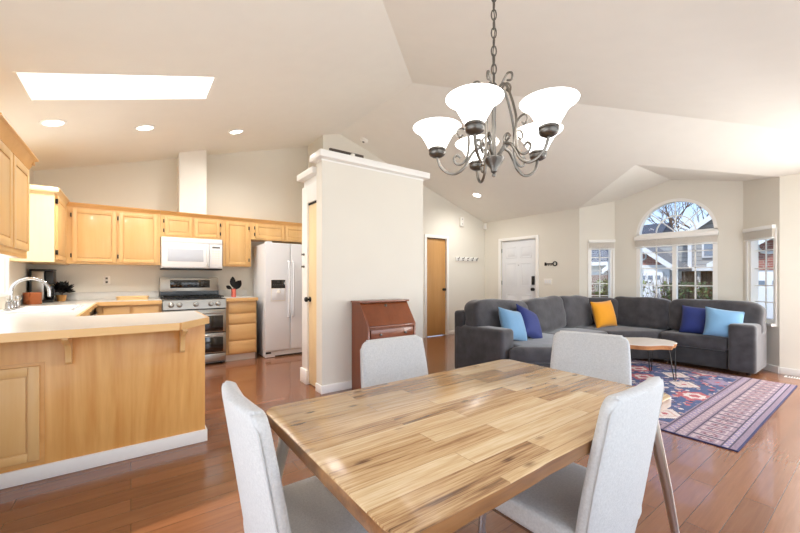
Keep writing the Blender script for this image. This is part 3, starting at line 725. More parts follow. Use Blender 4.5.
# base cabinets
BF = 5.645
def base_body(t, x0, x1, m='maple'):
    part('body', bx(x0, x1, BF, YB-.002, .10, .872), m, t)
    part('toe_kick', bx(x0, x1, BF+.05, YB-.01, 0.001, .0995), 'offwhite', t)
t = thing('base_cabinet', 'maple base cabinet with two small drawer fronts, left of the range', 'cabinet', (0, YB, 0), 'base cabinets on the back wall')
base_body(t, XW+.63, .322)
for a, b in ((-.27, -.01), (.02, .29)):
    part('drawer', bx(a, b, BF-.02, BF-.0005, .705, .85, .004), 'maple_x', t); hang_door(t, MF(a, BF-.0005, .13), b-a, .55, 'maple', .045)
t = thing('base_cabinet', 'maple drawer cabinet with four drawers between range and refrigerator', 'cabinet', (1.31, YB, 0), 'base cabinets on the back wall')
base_body(t, 1.09, 1.503)
for a, b in ((.70, .865), (.545, .68), (.31, .525), (.12, .29)):
    part('drawer', bx(1.115, 1.48, BF-.02, BF-.0005, a, b, .005), 'maple_x', t)
part('end_panel', bx(1.5035, 1.514, BF, YB-.002, .001, .872), 'dark_strip', t)  # dark strip put in for the shade of the gap by the refrigerator
# sink run under the left wall
LF = -.365
t = thing('base_cabinet', 'maple sink base cabinet with two doors under the sink', 'cabinet', (XW, 4.3, 0), 'base cabinets on the left wall')
part('body', bx(XW+.002, LF, 3.66, 4.16, .10, .872), 'maple', t)
part('sink_bay', (lambda b: (box(b, XW+.002, XW+.03, 4.16, 5.04, .10, .872), box(b, LF-.02, LF, 4.16, 5.04, .10, .872), box(b, XW+.03, LF-.02, 4.16, 5.04, .10, .13), b)[3])(B()), 'maple', t)
part('toe_kick', bx(XW+.01, LF-.05, 3.66, 5.04, .001, .0995), 'offwhite', t)
for a in (3.70, 4.18, 4.61): hang_door(t, ML(LF+.0005, a, .13), .41, .70, 'maple', .05)
t = thing('dishwasher', 'white dishwasher built in under the left counter by the corner', 'dishwasher', (XW, 5.35, 0))
part('tub', bx(XW+.01, LF-.01, 5.05, 5.63, .10, .870), 'offwhite', t)
part('door', bx(LF-.0095, LF+.012, 5.055, 5.625, .11, .77, .006), 'white', t)
part('control_panel', bx(LF-.0095, LF+.016, 5.055, 5.625, .772, .868, .005), 'black', t)
bm = B(); tube(bm, [(LF+.014, 5.12, .79), (LF+.05, 5.14, .79), (LF+.05, 5.54, .79), (LF+.014, 5.56, .79)], .010, 8); part('handle', bm, 'chrome', t)
part('kick_plate', bx(XW+.02, LF-.06, 5.06, 5.62, .001, .0995), 'black', t)

# peninsula
PYF, PXE = 3.02, .44
t = thing('peninsula_cabinet', 'maple kitchen peninsula with flat veneer back, corbels and white base', 'kitchen peninsula', (-.26, PYF, 0))
part('body', bx(XW+.002, PXE, PYF, 3.59, .001, .872, .002), 'panel', t)
bm = B(); box(bm, XW+.002, PXE+.014, PYF-.015, PYF-.0005, .001, .088, .003); box(bm, PXE+.0005, PXE+.014, PYF, 3.59, .001, .088, .003); part('baseboard', bm, 'trim', t)
hang_door(t, MF(-.925, PYF-.0005, .125), .49, .555, 'maple', .05)
bm = B(); prism(bm, [(-.945, .10), (-.415, .10), (-.415, .70), (-.945, .70)], 'Y', PYF-.004, PYF-.0006); part('door_reveal', bm, 'crown', t)
for x in (-.305, .293):
    bm = B(); prof = [(PYF-.0005, .868), (PYF-.20, .868), (PYF-.20, .845), (PYF-.185, .83), (PYF-.13, .815), (PYF-.085, .79), (PYF-.06, .755), (PYF-.05, .71), (PYF-.05, .69), (PYF-.035, .675), (PYF-.0005, .672)]
    b0 = len(bm.verts); prism(bm, prof, 'X', x-.014, x+.014); part('bracket', bm, 'maple', t)
    
# continuous worktop: peninsula + left run + back run
t = thing('worktop', 'white laminate worktop with maple edge, peninsula and sink run', 'countertop', (-.3, 3.3, .874))
bm = B()
pen = [(XW+.002, 2.745), (.25, 2.725), (.446, 2.99), (.443, 3.615), (XW+.002, 3.615)]
prism(bm, pen, 'Z', .874, .914)
box(bm, XW+.002, -.335, 3.615, 4.22, .874, .914); box(bm, XW+.002, XW+.10, 4.22, 4.98, .874, .914); box(bm, -.40, -.335, 4.22, 4.98, .874, .914)
box(bm, XW+.002, -.335, 4.98, YB-.002, .874, .914); box(bm, -.335, .322, 5.615, YB-.002, .874, .914)
part('top', bm, 'counter', t, 20)
bm = B()
def edge_strip(bm, a, b, wd=.018):
    a = Vector((*a, 0)); b = Vector((*b, 0)); d = (b-a).normalized(); nn = Vector((d.y, -d.x, 0))
    prism(bm, [(p.x, p.y) for p in (a, b, b+nn*wd, a+nn*wd)], 'Z', .868, .9125)
for a, b in zip(pen[:3], pen[1:4]): edge_strip(bm, a, b)
edge_strip(bm, (.443, 3.615), (-.335, 3.615)); edge_strip(bm, (-.335, 3.615), (-.335, 5.615)); edge_strip(bm, (-.335, 5.615), (.322, 5.615))
part('edge_strip', bm, 'maple_x', t)
for b in ((XW+.002, .322, YB-.022, YB-.002), (XW+.002, XW+.022, 3.62, 4.1), (XW+.002, XW+.022, 5.09, YB-.0225)): part('backsplash', bx(b[0], b[1], b[2], b[3], .9145, 1.015, .003), 'counter', t)
t = thing('worktop', 'short white worktop on the drawer cabinet beside the refrigerator', 'countertop', (1.31, 5.9, .874))
part('top', bx(1.086, 1.516, 5.615, YB-.002, .874, .914), 'counter', t)
bm = B(); edge_strip(bm, (1.086, 5.615), (1.516, 5.615)); part('edge_strip', bm, 'maple_x', t)
part('backsplash', bx(1.086, 1.516, YB-.022, YB-.002, .9145, 1.015, .003), 'counter', t)

# sink + faucet
t = thing('sink', 'white double-bowl sink set in the left worktop', 'sink', (-.63, 4.6, .914))
bm = B()
poly_slab(bm, rect(-.872, -.388, 4.20, 5.0), [rect(-.80, -.42, 4.25, 4.58), rect(-.80, -.42, 4.62, 4.95)], lambda p: (p[0], p[1], .926), lambda p: (p[0], p[1], .9148)); part('rim', bm, 'porcelain', t)
for a, b in ((4.25, 4.58), (4.62, 4.95)):
    bm = B(); 
    for bb in ((-.808, -.80, a-.008, b+.008, .76, .914), (-.42, -.412, a-.008, b+.008, .76, .914), (-.80, -.42, a-.008, a, .76, .914), (-.80, -.42, b, b+.008, .76, .914), (-.808, -.412, a-.008, b+.008, .75, .76)): box(bm, *bb)
    part('bowl', bm, 'porcelain', t)
FX, FY = -.845, 4.60
t = thing('faucet', 'chrome gooseneck faucet with two handles and a side sprayer at the sink', 'faucet', (FX, FY, .926))
bm = B(); box(bm, FX-.025, FX+.025, FY-.13, FY+.13, .9265, .940, .008); part('base_plate', bm, 'chrome', t)
bm = B(); pts = [(FX, FY, .94), (FX, FY, 1.08)]+[(FX+.12-.12*math.cos(PI*i/12), FY+.02*i/12, 1.08+.115*math.sin(PI*i/12)) for i in range(1, 13)]+[(FX+.241, FY+.02, 1.03)]
tube(bm, pts, .0135, 10); lathe(bm, [(.024, 0), (.024, .02), (.016, .05), (.013, .06)], (FX, FY, .94), 14); part('spout', bm, 'chrome', t)
for s in (-1, 1):
    bm = B(); y = FY+s*.10; lathe(bm, [(.021, 0), (.019, .035), (.014, .05), (.016, .06), (0, .066)], (FX, y, .94), 14); tube(bm, [(FX, y, .99), (FX+.02, y+s*.03, 1.0), (FX+.035, y+s*.065, 1.012)], [.009, .008, .006], 8); part('handle', bm, 'chrome', t)
bm = B(); lathe(bm, [(.02, 0), (.016, .02), (.013, .06), (.017, .09), (.015, .11), (0, .115)], (FX, FY+.21, .9265), 14); part('side_sprayer', bm, 'chrome', t)

# ------------------------------------------------------------------ appliances
# range
RX0, RX1, RF = .330, 1.078, 5.585
t = thing('range', 'stainless double-oven gas range with black cooktop and backguard', 'range', (.705, YB, 0))
part('body', bx(RX0, RX1, RF+.03, YB-.03, .03, .885), 'steel', t)
part('cooktop', bx(RX0, RX1, RF+.04, 6.13, .886, .918, .006), 'cooktop', t)
bm = B()
for cx in (.46, .705, .95):
    for cy in (5.74, 6.0):
        for k in range(4):
            a = k*PI/2+PI/4; tube(bm, [(cx+.10*math.cos(a), cy+.10*math.sin(a), .922), (cx+.10*math.cos(a), cy+.10*math.sin(a), .944), (cx+.02*math.cos(a), cy+.02*math.sin(a), .946)], .006, 6)
    box(bm, cx-.11, cx+.11, 5.66, 5.672, .934, .948); box(bm, cx-.11, cx+.11, 6.07, 6.082, .934, .948); box(bm, cx-.113, cx-.103, 5.66, 6.082, .934, .948); box(bm, cx+.103, cx+.113, 5.66, 6.082, .934, .948)
part('grate', bm, 'black_metal', t)
part('backguard', bx(RX0, RX1, 6.14, YB-.012, .90, 1.205, .005), 'steel', t)
part('lower_backguard', bx(RX0+.002, RX1-.002, 6.128, 6.1395, .92, 1.01), 'cooktop', t)
bp_ = part('display_panel', bx(RX0+.12, RX1-.12, 6.134, 6.1395, 1.055, 1.17, .003), 'black_glass', t)
for i in range(9):
    for j in range(2): part('button', bx(RX0+.16+.05*i, RX0+.185+.05*i, 6.1325, 6.1338, 1.085+.04*j, 1.093+.04*j), 'display', bp_)
bm = B(); prism(bm, [(RF+.03, .785), (RF-.005, .785), (RF+.012, .905), (RF+.045, .912)], 'X', RX0, RX1); part('control_panel', bm, 'steel', t)
for x in (.42, .515, .705, .885, .975):
    bm = B(); lathe(bm, [(.030, 0), (.030, .006), (.022, .010), (.021, .032), (.017, .036), (0, .036)], n=18, mtx=Matrix.Translation((x, RF+.002, .845)) @ Vector((0, -1, .13)).to_track_quat('Z', 'Y').to_matrix().to_4x4()); kn = part('knob', bm, 'steel', t)
    bm = B(); lathe(bm, [(.034, 0), (.034, .003), (0, .003)], n=18, mtx=Matrix.Translation((x, RF+.0018, .845)) @ Vector((0, -1, .13)).to_track_quat('Z', 'Y').to_matrix().to_4x4()); part('bezel', bm, 'nickel_dark', kn)
part('door_gap', bx(RX0+.002, RX1-.002, RF+.012, RF+.03, .04, .784), 'black', t)
for (z0, z1, w0, w1, hz) in ((.452, .770, .468, .682, .722), (.165, .440, .18, .385, .413)):
    d_ = part('oven_door', bx(RX0+.003, RX1-.003, RF-.01, RF+.012, z0, z1, .006), 'steel', t)
    part('oven_window', bx(RX0+.04, RX1-.04, RF-.013, RF-.0102, w0, w1, .001), 'black_glass', d_)
    bm = B(); tube(bm, [(RX0+.05, RF-.0105, hz), (RX0+.05, RF-.055, hz), (RX1-.05, RF-.055, hz), (RX1-.05, RF-.0105, hz)], .013, 10); part('oven_handle', bm, 'steel', d_)
part('drawer', bx(RX0+.003, RX1-.003, RF-.008, RF+.012, .05, .155, .005), 'steel', t)
for x in (RX0+.05, RX1-.05):
    for y in (RF+.08, YB-.1): 
        bm = B(); lathe(bm, [(.016, 0.001), (.016, .03)], (x, y, 0), 12); part('foot', bm, 'black', t)

# microwave
t = thing('microwave', 'white over-the-range microwave with grey window and keypad', 'microwave', (.705, YB, 1.33))
part('body', bx(RX0, RX1, 5.862, YB-.002, 1.335, 1.760, .004), 'white', t)
part('vent_grille', bx(RX0, RX1, 5.846, 5.8615, 1.690, 1.759, .004), 'white', t)
dd = part('door', bx(RX0, .905, 5.838, 5.8615, 1.345, 1.686, .006), 'white', t)
part('door_window', bx(RX0+.07, .83, 5.8355, 5.8378, 1.43, 1.60, .002), 'grey_glass', dd)
bm = B(); tube(bm, [(.878, 5.836, 1.37), (.878, 5.80, 1.40), (.878, 5.797, 1.52), (.878, 5.80, 1.63), (.878, 5.836, 1.66)], .011, 10); part('handle', bm, 'white', dd)
kp = part('keypad', bx(.908, RX1, 5.840, 5.8615, 1.345, 1.686, .005), 'white', t)
bm = B(); box(bm, .945, 1.045, 5.8385, 5.8398, 1.628, 1.652); part('clock_display', bm, 'display', kp)
bm = B()
for i in range(3):
    for j in range(6): box(bm, .942+.036*i, .970+.036*i, 5.8388, 5.8398, 1.40+.035*j, 1.424+.035*j)
part('key_buttons', bm, 'offwhite', kp)
part('bottom_grille', bx(RX0+.002, RX1-.002, 5.85, YB-.01, 1.315, 1.3345, .003), 'black', t)

# refrigerator
GX0, GX1, GF = 1.607, 2.515, 5.545
t = thing('refrigerator', 'white side-by-side refrigerator with ice and water dispenser', 'refrigerator', (2.06, YB, 0))
part('body', bx(GX0, GX1, GF+.062, YB-.03, .012, 1.715, .006), 'fridge', t)
SX = 1.985
fz = part('freezer_door', bx(GX0, SX-.004, GF, GF+.06, .10, 1.73, .012, seg=3), 'fridge', t)
fd = part('fridge_door', bx(SX+.004, GX1, GF, GF+.06, .10, 1.73, .012, seg=3), 'fridge', t)
dp = part('dispenser', bx(1.683, 1.905, GF-.006, GF-.0005, .848, 1.178, .003), 'offwhite', fz)
part('dispenser_panel', bx(1.69, 1.90, GF-.011, GF-.0065, 1.045, 1.172, .002), 'black_glass', fz)
bm = B()
for i in range(6): box(bm, 1.715+.028*i, 1.727+.028*i, GF-.0125, GF-.0112, 1.095, 1.102)
box(bm, 1.775, 1.815, GF-.0125, GF-.0112, 1.135, 1.145)
part('panel_print', bm, 'display', fz)
part('dispenser_recess', bx(1.70, 1.89, GF-.0085, GF-.0065, .865, 1.035, .001), 'fridge', fz)
bm = B(); lathe(bm, [(.028, 0), (.024, .03), (.012, .05), (0, .05)], (1.795, GF-.03, .975), 14); part('dispenser_lever', bm, 'offwhite', fz)
for x, p in ((SX-.035, fz), (SX+.035, fd)):
    bm = B(); tube(bm, [(x, GF+.002, .60), (x, GF-.035, .62), (x, GF-.052, .75), (x, GF-.058, 1.03), (x, GF-.052, 1.32), (x, GF-.035, 1.44), (x, GF+.002, 1.46)], [.015, .016, .015, .0145, .015, .016, .015], 10); part('handle', bm, 'fridge', p)
gr = part('kick_grille', bx(GX0+.005, GX1-.005, GF+.03, GF+.06, .006, .095, .004), 'fridge', t)
bm = B(); box(bm, GX0+.01, GX0+.09, GF+.024, GF+.0295, .06, .088); box(bm, GX0+.15, GX1-.02, GF+.026, GF+.0295, .009, .026); part('grille_slots', bm, 'black', gr)
for x in (GX0+.06, GX1-.06):
    bm = B(); lathe(bm, [(.02, .001), (.02, .04)], (x, GF+.10, 0), 12); part('foot', bm, 'black', t)
    bm = B(); lathe(bm, [(.02, .001), (.02, .04)], (x, YB-.12, 0), 12); part('foot', bm, 'black', t)
bm = B(); box(bm, GX0+.02, GX0+.10, GF+.01, GF+.12, 1.731, 1.75, .004); part('hinge_cover', bm, 'fridge', t)

# ------------------------------------------------------------------ small kitchen things
t = thing('coffee_maker', 'black and silver drip coffee maker in the left counter corner', 'coffee maker', (-.85, 5.97, .9145))
cx, cy = -.832, 5.97
part('base', bx(cx-.10, cx+.10, cy-.13, cy+.11, .915, .945, .008), 'black', t)
part('back_plate', bx(cx-.102, cx-.086, cy-.115, cy+.112, .946, 1.28, .004), 'black', t)
part('tower', bx(cx-.085, cx+.02, cy-.11, cy+.11, .946, 1.28, .008), 'steel', t)
part('brew_head', bx(cx+.021, cx+.10, cy-.10, cy+.10, 1.13, 1.28, .008), 'black', t)
part('lid', bx(cx-.104, cx+.102, cy-.125, cy+.112, 1.281, 1.302, .008), 'black', t)
bm = B(); lathe(bm, [(.035, 0), (.044, .03), (.044, .09), (.034, .145), (.036, .16), (.032, .162)], (cx+.066, cy-.04, .9455), 20); cf = part('carafe', bm, 'black_glass', t)
bm = B(); tube(bm, [(cx+.085, cy-.075, 1.06), (cx+.105, cy-.115, 1.065), (cx+.11, cy-.12, 1.0), (cx+.09, cy-.075, .965)], .009, 8); part('carafe_handle', bm, 'black', cf)
bm = B(); lathe(bm, [(.072, 0), (.075, .004), (.075, .118), (.078, .122), (.078, .128), (.070, .128), (.068, .01), (0, .008)], (-.86, 5.56, .915), 28); 
solo('copper_canister', bm, 'copper', 'round copper canister on the counter in front of the coffee maker', 'canister', (-.86, 5.56, .915))
def leafy(bm, c, n, r, up, seed, lw=.02):
    rd = random.Random(seed)
    for i in range(n):
        a = rd.uniform(0, 2*PI); el = rd.uniform(-.1, 1.5); ln = rd.uniform(.6, 1)*r
        d = Vector((math.cos(a)*math.cos(el), math.sin(a)*math.cos(el), math.sin(el)))
        p0 = Vector(c)+d*ln*.35; p1 = Vector(c)+d*ln; s_ = d.cross(Vector((0, 0, 1))).normalized()*lw; nn = s_.cross(d).normalized()*lw*.25
        mid = (p0+p1)/2
        q = [bm.verts.new(p0), bm.verts.new(mid+s_+nn), bm.verts.new(p1), bm.verts.new(mid-s_+nn)]
        q2 = bm.verts.new(mid-nn*1.2)
        for k in range(4): bm.faces.new((q[k], q[(k+1) % 4], q2))
        bm.faces.new(q)
t = thing('potted_plant', 'small tan pot of black leaves beside the coffee maker', 'plant', (-.69, 6.10, .9145))
bm = B(); lathe(bm, [(.038, 0), (.05, .07), (.052, .075), (.044, .075), (.04, .06), (0, .06)], (-.69, 6.10, .915), 20); part('pot', bm, 'tan', t)
bm = B(); leafy(bm, (-.68, 6.10, 1.03), 150, .15, .1, 3, .032); part('leaves', bm, 'leaf_black', t, 20)
bm = B(); [tube(bm, [(-.69, 6.10, .976), (-.69+.03*math.cos(k*1.3), 6.10+.03*math.sin(k*1.3), 1.05)], .003, 5) for k in range(5)]; part('stem', bm, 'leaf_black', t)
t = thing('leaf_vase', 'rose copper vase with three dark leaves on the short worktop', 'vase', (1.235, 5.86, .9145))
bm = B(); lathe(bm, [(.03, 0), (.034, .01), (.034, .125), (.031, .125), (.03, .02), (0, .018)], (1.235, 5.86, .915), 20); part('vase', bm, 'pink', t)
def big_leaf(bm, base, tip, wd):
    base, tip = Vector(base), Vector(tip); d = tip-base; n = 8; side = Vector((1, 0, 0)) if abs(d.normalized().x) < .8 else Vector((0, 0, 1))
    side = (side-d.normalized()*side.dot(d.normalized())).normalized(); nn = d.normalized().cross(side)
    Lr, Cr, Rr = [], [], []
    for i in range(n+1):
        f_ = i/n; w_ = wd*math.sin(PI*min(1, f_*.96+.04))**.8; p = base+d*f_+nn*.012*math.sin(PI*f_)
        Lr.append(bm.verts.new(p-side*w_+nn*.006)); Cr.append(bm.verts.new(p)); Rr.append(bm.verts.new(p+side*w_+nn*.006))
    for i in range(n):
        bm.faces.new((Lr[i], Cr[i], Cr[i+1], Lr[i+1])); bm.faces.new((Cr[i], Rr[i], Rr[i+1], Cr[i+1]))
bmesh_leaf = B()
for k, (bs, tp, wd) in enumerate((((1.23, 5.86, 1.06), (1.225, 5.87, 1.225), .042), ((1.25, 5.86, 1.03), (1.335, 5.84, 1.165), .055), ((1.21, 5.86, 1.04), (1.13, 5.85, 1.085), .028))):
    bm = B(); big_leaf(bm, bs, tp, wd); bmesh.ops.solidify(bm, geom=bm.faces[:], thickness=.003); tube(bm, [(1.235, 5.86, .94), bs], .0035, 6); part('leaf', bm, 'leaf_black', t, 60)
bmesh_leaf.free()
t = thing('serving_board', 'oval wooden board with raised rim on the back counter', 'board', (.02, 5.95, .9145))
bm = B()
pts = [(.02+.17*math.copysign(abs(math.cos(a))**.6, math.cos(a)), 5.95+.10*math.copysign(abs(math.sin(a))**.6, math.sin(a))) for a in [2*PI*i/32 for i in range(32)]]
prism(bm, pts, 'Z', .915, .95); part('board', bm, 'board', t)
bm = B(); tube(bm, [(p[0], p[1], .953) for p in pts], .009, 6, True); part('rim', bm, 'board', t)
def plate(name, label, cat, c, normal, w, h, m='offwhite', th=.006, extra=None, group=None):
    q = Vector(normal).to_track_quat('Z', 'Y').to_matrix().to_4x4()
    t = thing(name, label, cat, c, group); bm = B(); box(bm, -w/2, w/2, -h/2, h/2, .0005, th, .0015)
    Mx = Matrix.Translation(c) @ q; xform(bm, Mx); part('cover', bm, m, t)
    if extra:
        for nm, boxes, mm in extra:
            bm = B()
            for b in boxes: box(bm, *b)
            xform(bm, Mx); part(nm, bm, mm, t)
    return t
sock = lambda y: (-.012, .012, y-.012, y+.012, .006, .0085)
plate('wall_outlet', 'white outlet plate on the kitchen wall above the backsplash', 'outlet', (-.26, YB, 1.17), (0, -1, 0), .075, .115, extra=[('receptacle', [sock(.025), sock(-.025)], 'display')])
plate('light_switch', 'white switch plate on the wall beside the front door', 'switch', (XD, 4.02, 1.13), (-1, 0, 0), .17, .115, extra=[('rocker', [(-.06, -.03, -.03, .03, .006, .009), (-.015, .015, -.03, .03, .006, .009), (.03, .06, -.03, .03, .006, .009)], 'white')])
plate('door_chime', 'small white chime box high on the hall wall', 'chime', (5.77, YH, 2.42), (0, -1, 0), .10, .19, th=.05, extra=[('grille_dot', [(-.012, .012, .045, .06, .0501, .053), (-.012, .012, -.06, -.045, .0501, .053)], 'display')])
t = thing('motion_sensor', 'white motion sensor in the corner near the ceiling', 'sensor', (XD-.02, YH-.02, 2.32)); bm = B(); box(bm, XD-.075, XD-.002, YH-.075, YH-.002, 2.31, 2.45, .012); part('housing', bm, 'offwhite', t)
bm = B(); box(bm, XD-.085, XD-.07, YH-.085, YH-.07, 2.33, 2.39, .005); part('lens', bm, 'white', t)
# coat rail
t = thing('coat_rack', 'white coat rail with pegs on the hall wall', 'coat rack', (5.95, YH, 1.56))
part('rail', bx(5.60, 6.30, YH-.02, YH-.0005, 1.575, 1.655, .004), 'trim', t)
for i in range(5):
    x = 5.66+.145*i; bm = B(); tube(bm, [(x, YH-.0195, 1.625), (x, YH-.06, 1.62), (x, YH-.075, 1.65)], .009, 8); tube(bm, [(x, YH-.0195, 1.595), (x, YH-.045, 1.58), (x, YH-.055, 1.595)], .007, 8); part('peg', bm, 'nickel', t)
# key rack
t = thing('key_rack', 'small black key-shaped hook rack on the wall right of the front door', 'key rack', (XD, 3.97, 1.475))
bm = B(); pts = [(XD-.008, 4.13-.22*i/20, 1.42) for i in range(21)]
box(bm, XD-.012, XD-.0005, 3.905, 4.085, 1.463, 1.487, .003)
for y in (4.06, 4.08): box(bm, XD-.012, XD-.0005, y-.008, y+.008, 1.44, 1.505, .002)
tube(bm, [(XD-.008, 3.87+.038*math.cos(a), 1.475+.038*math.sin(a)) for a in [2*PI*k/16 for k in range(16)]], .011, 6, True)
part('key_plate', bm, 'black_metal', t)
for y in (4.04, 3.99, 3.94):
    bm = B(); tube(bm, [(XD-.0125, y, 1.463), (XD-.02, y, 1.44), (XD-.035, y, 1.435), (XD-.04, y, 1.447)], .004, 6); part('hook', bm, 'black_metal', t)

# ceiling fittings
def on_ceiling(x, y, z, nrm): return Matrix.Translation((x, y, z)) @ Vector(nrm).to_track_quat('Z', 'Y').to_matrix().to_4x4()
nk = Vector((.3, 0, -1)).normalized(); nl = Vector((-.319, 0, -1)).normalized()
for i, (x, y, nn, zf, lab) in enumerate(((-.574, 4.575, nk, zk, 'round recessed ceiling light nearest the left wall, above the sink'), (.123, 4.829, nk, zk, 'round recessed ceiling light, middle of the three over the kitchen'), (1.115, 5.153, nk, zk, 'round recessed ceiling light nearest the range duct, above the range'), (5.445, 4.849, nl, zl, 'round recessed ceiling light over the front entry'))):
    t = thing('recessed_light', lab, 'ceiling light', (x, y, zf(x)), 'recessed ceiling lights')
    Mx = on_ceiling(x, y, zf(x), nn)
    bm = B(); lathe(bm, [(.075, .0005), (.10, .0005), (.10, .006), (.078, .010), (.075, .006)], n=28, mtx=Mx, loop=True); part('trim_ring', bm, 'trim', t)
    bm = B(); lathe(bm, [(.074, .001), (.074, .004), (0, .004)], n=28, mtx=Mx); part('lamp_lens', bm, 'can_glow', t)
    l_ = light('recessed_lamp', 'SPOT', Vector((x, y, zf(x)))+nn*.03, (60, 60, 60, 56)[i], (1, .96, .90), spot_size=R(168), spot_blend=1, shadow_soft_size=.07); aim(l_, (0, 0, -1))
t = thing('smoke_detector', 'round white smoke detector on the sloped ceiling above the partition', 'smoke detector', (3.185, 5.35, zl(3.185)))
bm = B(); lathe(bm, [(.07, .0005), (.07, .02), (.055, .038), (0, .040)], n=24, mtx=on_ceiling(3.185, 5.35, zl(3.185), nl)); part('housing', bm, 'offwhite', t)
bm = B(); lathe(bm, [(.02, .0395), (.02, .045), (0, .045)], n=16, mtx=on_ceiling(3.185, 5.35, zl(3.185), nl)); part('test_button', bm, 'display', t)
bm = B(); box(bm, 1.72, 2.14, 3.60, 3.63, 2.506, 2.60, .003); solo('dark_batten', bm, 'dark_strip', 'dark wooden batten standing along the partition ledge', 'batten', (1.93, 3.615, 2.506))
bm = B(); lathe(bm, [(.02, 0), (.024, .01), (.024, .06), (0, .07)], (1.97, 3.55, 2.506), 14); solo('ledge_sensor', bm, 'offwhite', 'tiny white puck on the partition ledge in front of the batten', 'sensor', (1.97, 3.55, 2.506))
t = thing('floor_register', 'white floor register in the dark boards by the right wall', 'floor vent', (6.42, .66, 0))
part('plate', bx(6.36, 6.47, .48, .80, .0008, .006, .002), 'trim', t)
bm = B(); [box(bm, 6.375, 6.455, .50+.022*i, .512+.022*i, .0061, .007) for i in range(13)]; part('slots', bm, 'display', t)

# ------------------------------------------------------------------ secretary desk against the partition
DX0, DX1, DY0, DY1 = 1.93, 2.55, 3.165, 3.50
t = thing('secretary_desk', 'cherry slant-front secretary desk against the white partition', 'desk', ((DX0+DX1)/2, 3.33, 0))
prof = [(DY1, .001), (DY1, .935), (DY1-.17, .935), (DY0, .70), (DY0, .001)]
bm = B(); prism(bm, prof, 'X', DX0, DX0+.022); part('side_panel', bm, 'cherry', t)
bm = B(); prism(bm, prof, 'X', DX1-.022, DX1); part('side_panel', bm, 'cherry', t)
part('top', bx(DX0-.015, DX1+.015, DY1-.20, DY1, .936, .955, .004), 'cherry', t)
bm = B(); prism(bm, [(DY1-.175, .93), (DY1-.155, .93), (DY0+.02, .705), (DY0+.001, .705)], 'X', DX0+.023, DX1-.023); sl = part('slant_lid', bm, 'cherry', t)
bm = B(); lathe(bm, [(.016, 0), (.016, .004), (.006, .008), (.011, .02), (0, .024)], n=14, mtx=Matrix.Translation((2.24, DY1-.195, .90)) @ Vector((0, -1, .7)).to_track_quat('Z', 'Y').to_matrix().to_4x4()); part('lid_knob', bm, 'nickel', sl)
part('carcass', bx(DX0+.023, DX1-.023, DY0+.012, DY1-.002, .08, .70), 'cherry', t)
part('writing_shelf', bx(DX0+.023, DX1-.023, DY0-.006, DY0+.012, .68, .702, .003), 'cherry', t)
for i, (a, b) in enumerate(((.56, .665), (.43, .545), (.27, .415), (.10, .255))):
    d_ = part('drawer', bx(DX0+.035, DX1-.035, DY0-.004, DY0+.0115, a, b, .004), 'cherry', t)
    for x in (2.08, 2.40):
        bm = B(); lathe(bm, [(.012, 0), (.008, .008), (.013, .018), (0, .022)], n=12, mtx=Matrix.Translation((x, DY0-.004, (a+b)/2)) @ Vector((0, -1, 0)).to_track_quat('Z', 'Y').to_matrix().to_4x4()); part('knob', bm, 'nickel_dark', d_)
part('plinth', bx(DX0+.023, DX1-.023, DY0+.012, DY1-.01, .001, .079), 'cherry', t)

# ------------------------------------------------------------------ dining table
TX0, TX1, TY0, TY1, TZ = .365, 1.69, .503, 1.295, .75
t = thing('dining_table', 'butcher-block dining table with glossy top and steel legs', 'dining table', (1.0, .9, 0))
def rrect(x0, x1, y0, y1, r, n=7, wave=0):
    pts = []
    for cx, cy, a0 in ((x1-r, y1-r, 0), (x0+r, y1-r, 90), (x0+r, y0+r, 180), (x1-r, y0+r, 270)):
        for i in range(n+1): a = R(a0+90*i/n); pts.append((cx+r*math.cos(a), cy+r*math.sin(a)))
    out = []
    for i, p in enumerate(pts):
        q = pts[(i+1) % len(pts)]; out.append(p)
        dl = math.dist(p, q); k = int(dl/.03)
        for j in range(1, k):
            x = p[0]+(q[0]-p[0])*j/k; y = p[1]+(q[1]-p[1])*j/k
            if wave and abs(y-y0) < 1e-4: y += wave*(math.sin(x*9)+.6*math.sin(x*23+1)+.4*math.sin(x*47))*min(1, (x-x0)/.15, (x1-x)/.15)
            out.append((x, y))
    return out
outl = rrect(TX0, TX1, TY0, TY1, .05, wave=.0015)
bm = B(); cxm, cym = 1.0, .9
def inset(p, d): v = Vector((p[0]-cxm, p[1]-cym)); return (p[0]-d*math.copysign(1, v.x)*(1 if abs(v.x) > .5 else 0)*min(1, (abs(v.x)-.5)/.1), p[1]-d*math.copysign(1, v.y)*(1 if abs(v.y) > .3 else 0)*min(1, (abs(v.y)-.3)/.07))
top = [bm.verts.new((*inset(p, .003), TZ)) for p in outl]; mid = [bm.verts.new((*p, TZ-.003)) for p in outl]
bm.faces.new(top)
for i in range(len(outl)): j = (i+1) % len(outl); bm.faces.new((mid[i], mid[j], top[j], top[i]))
tt = part('tabletop', bm, 'tabletop', t, 60)
bm = B(); low = []
A_ = [bm.verts.new((*p, TZ-.0031)) for p in outl]; B_ = [bm.verts.new((*p, TZ-.036)) for p in outl]; C_ = [bm.verts.new((*inset(p, .006), TZ-.042)) for p in outl]
for i in range(len(outl)):
    j = (i+1) % len(outl); bm.faces.new((B_[i], B_[j], A_[j], A_[i])); bm.faces.new((C_[i], C_[j], B_[j], B_[i]))
bm.faces.new(C_[::-1]); bmesh.ops.recalc_face_normals(bm, faces=bm.faces)
part('table_edge', bm, 'edge_dark', t, 60)
bm = B()
for b in ((TX0+.07, TX1-.07, TY0+.055, TY0+.085), (TX0+.07, TX1-.07, TY1-.085, TY1-.055), (TX0+.07, TX0+.10, TY0+.085, TY1-.085), (TX1-.10, TX1-.07, TY0+.085, TY1-.085)): box(bm, b[0], b[1], b[2], b[3], TZ-.085, TZ-.043, .003)
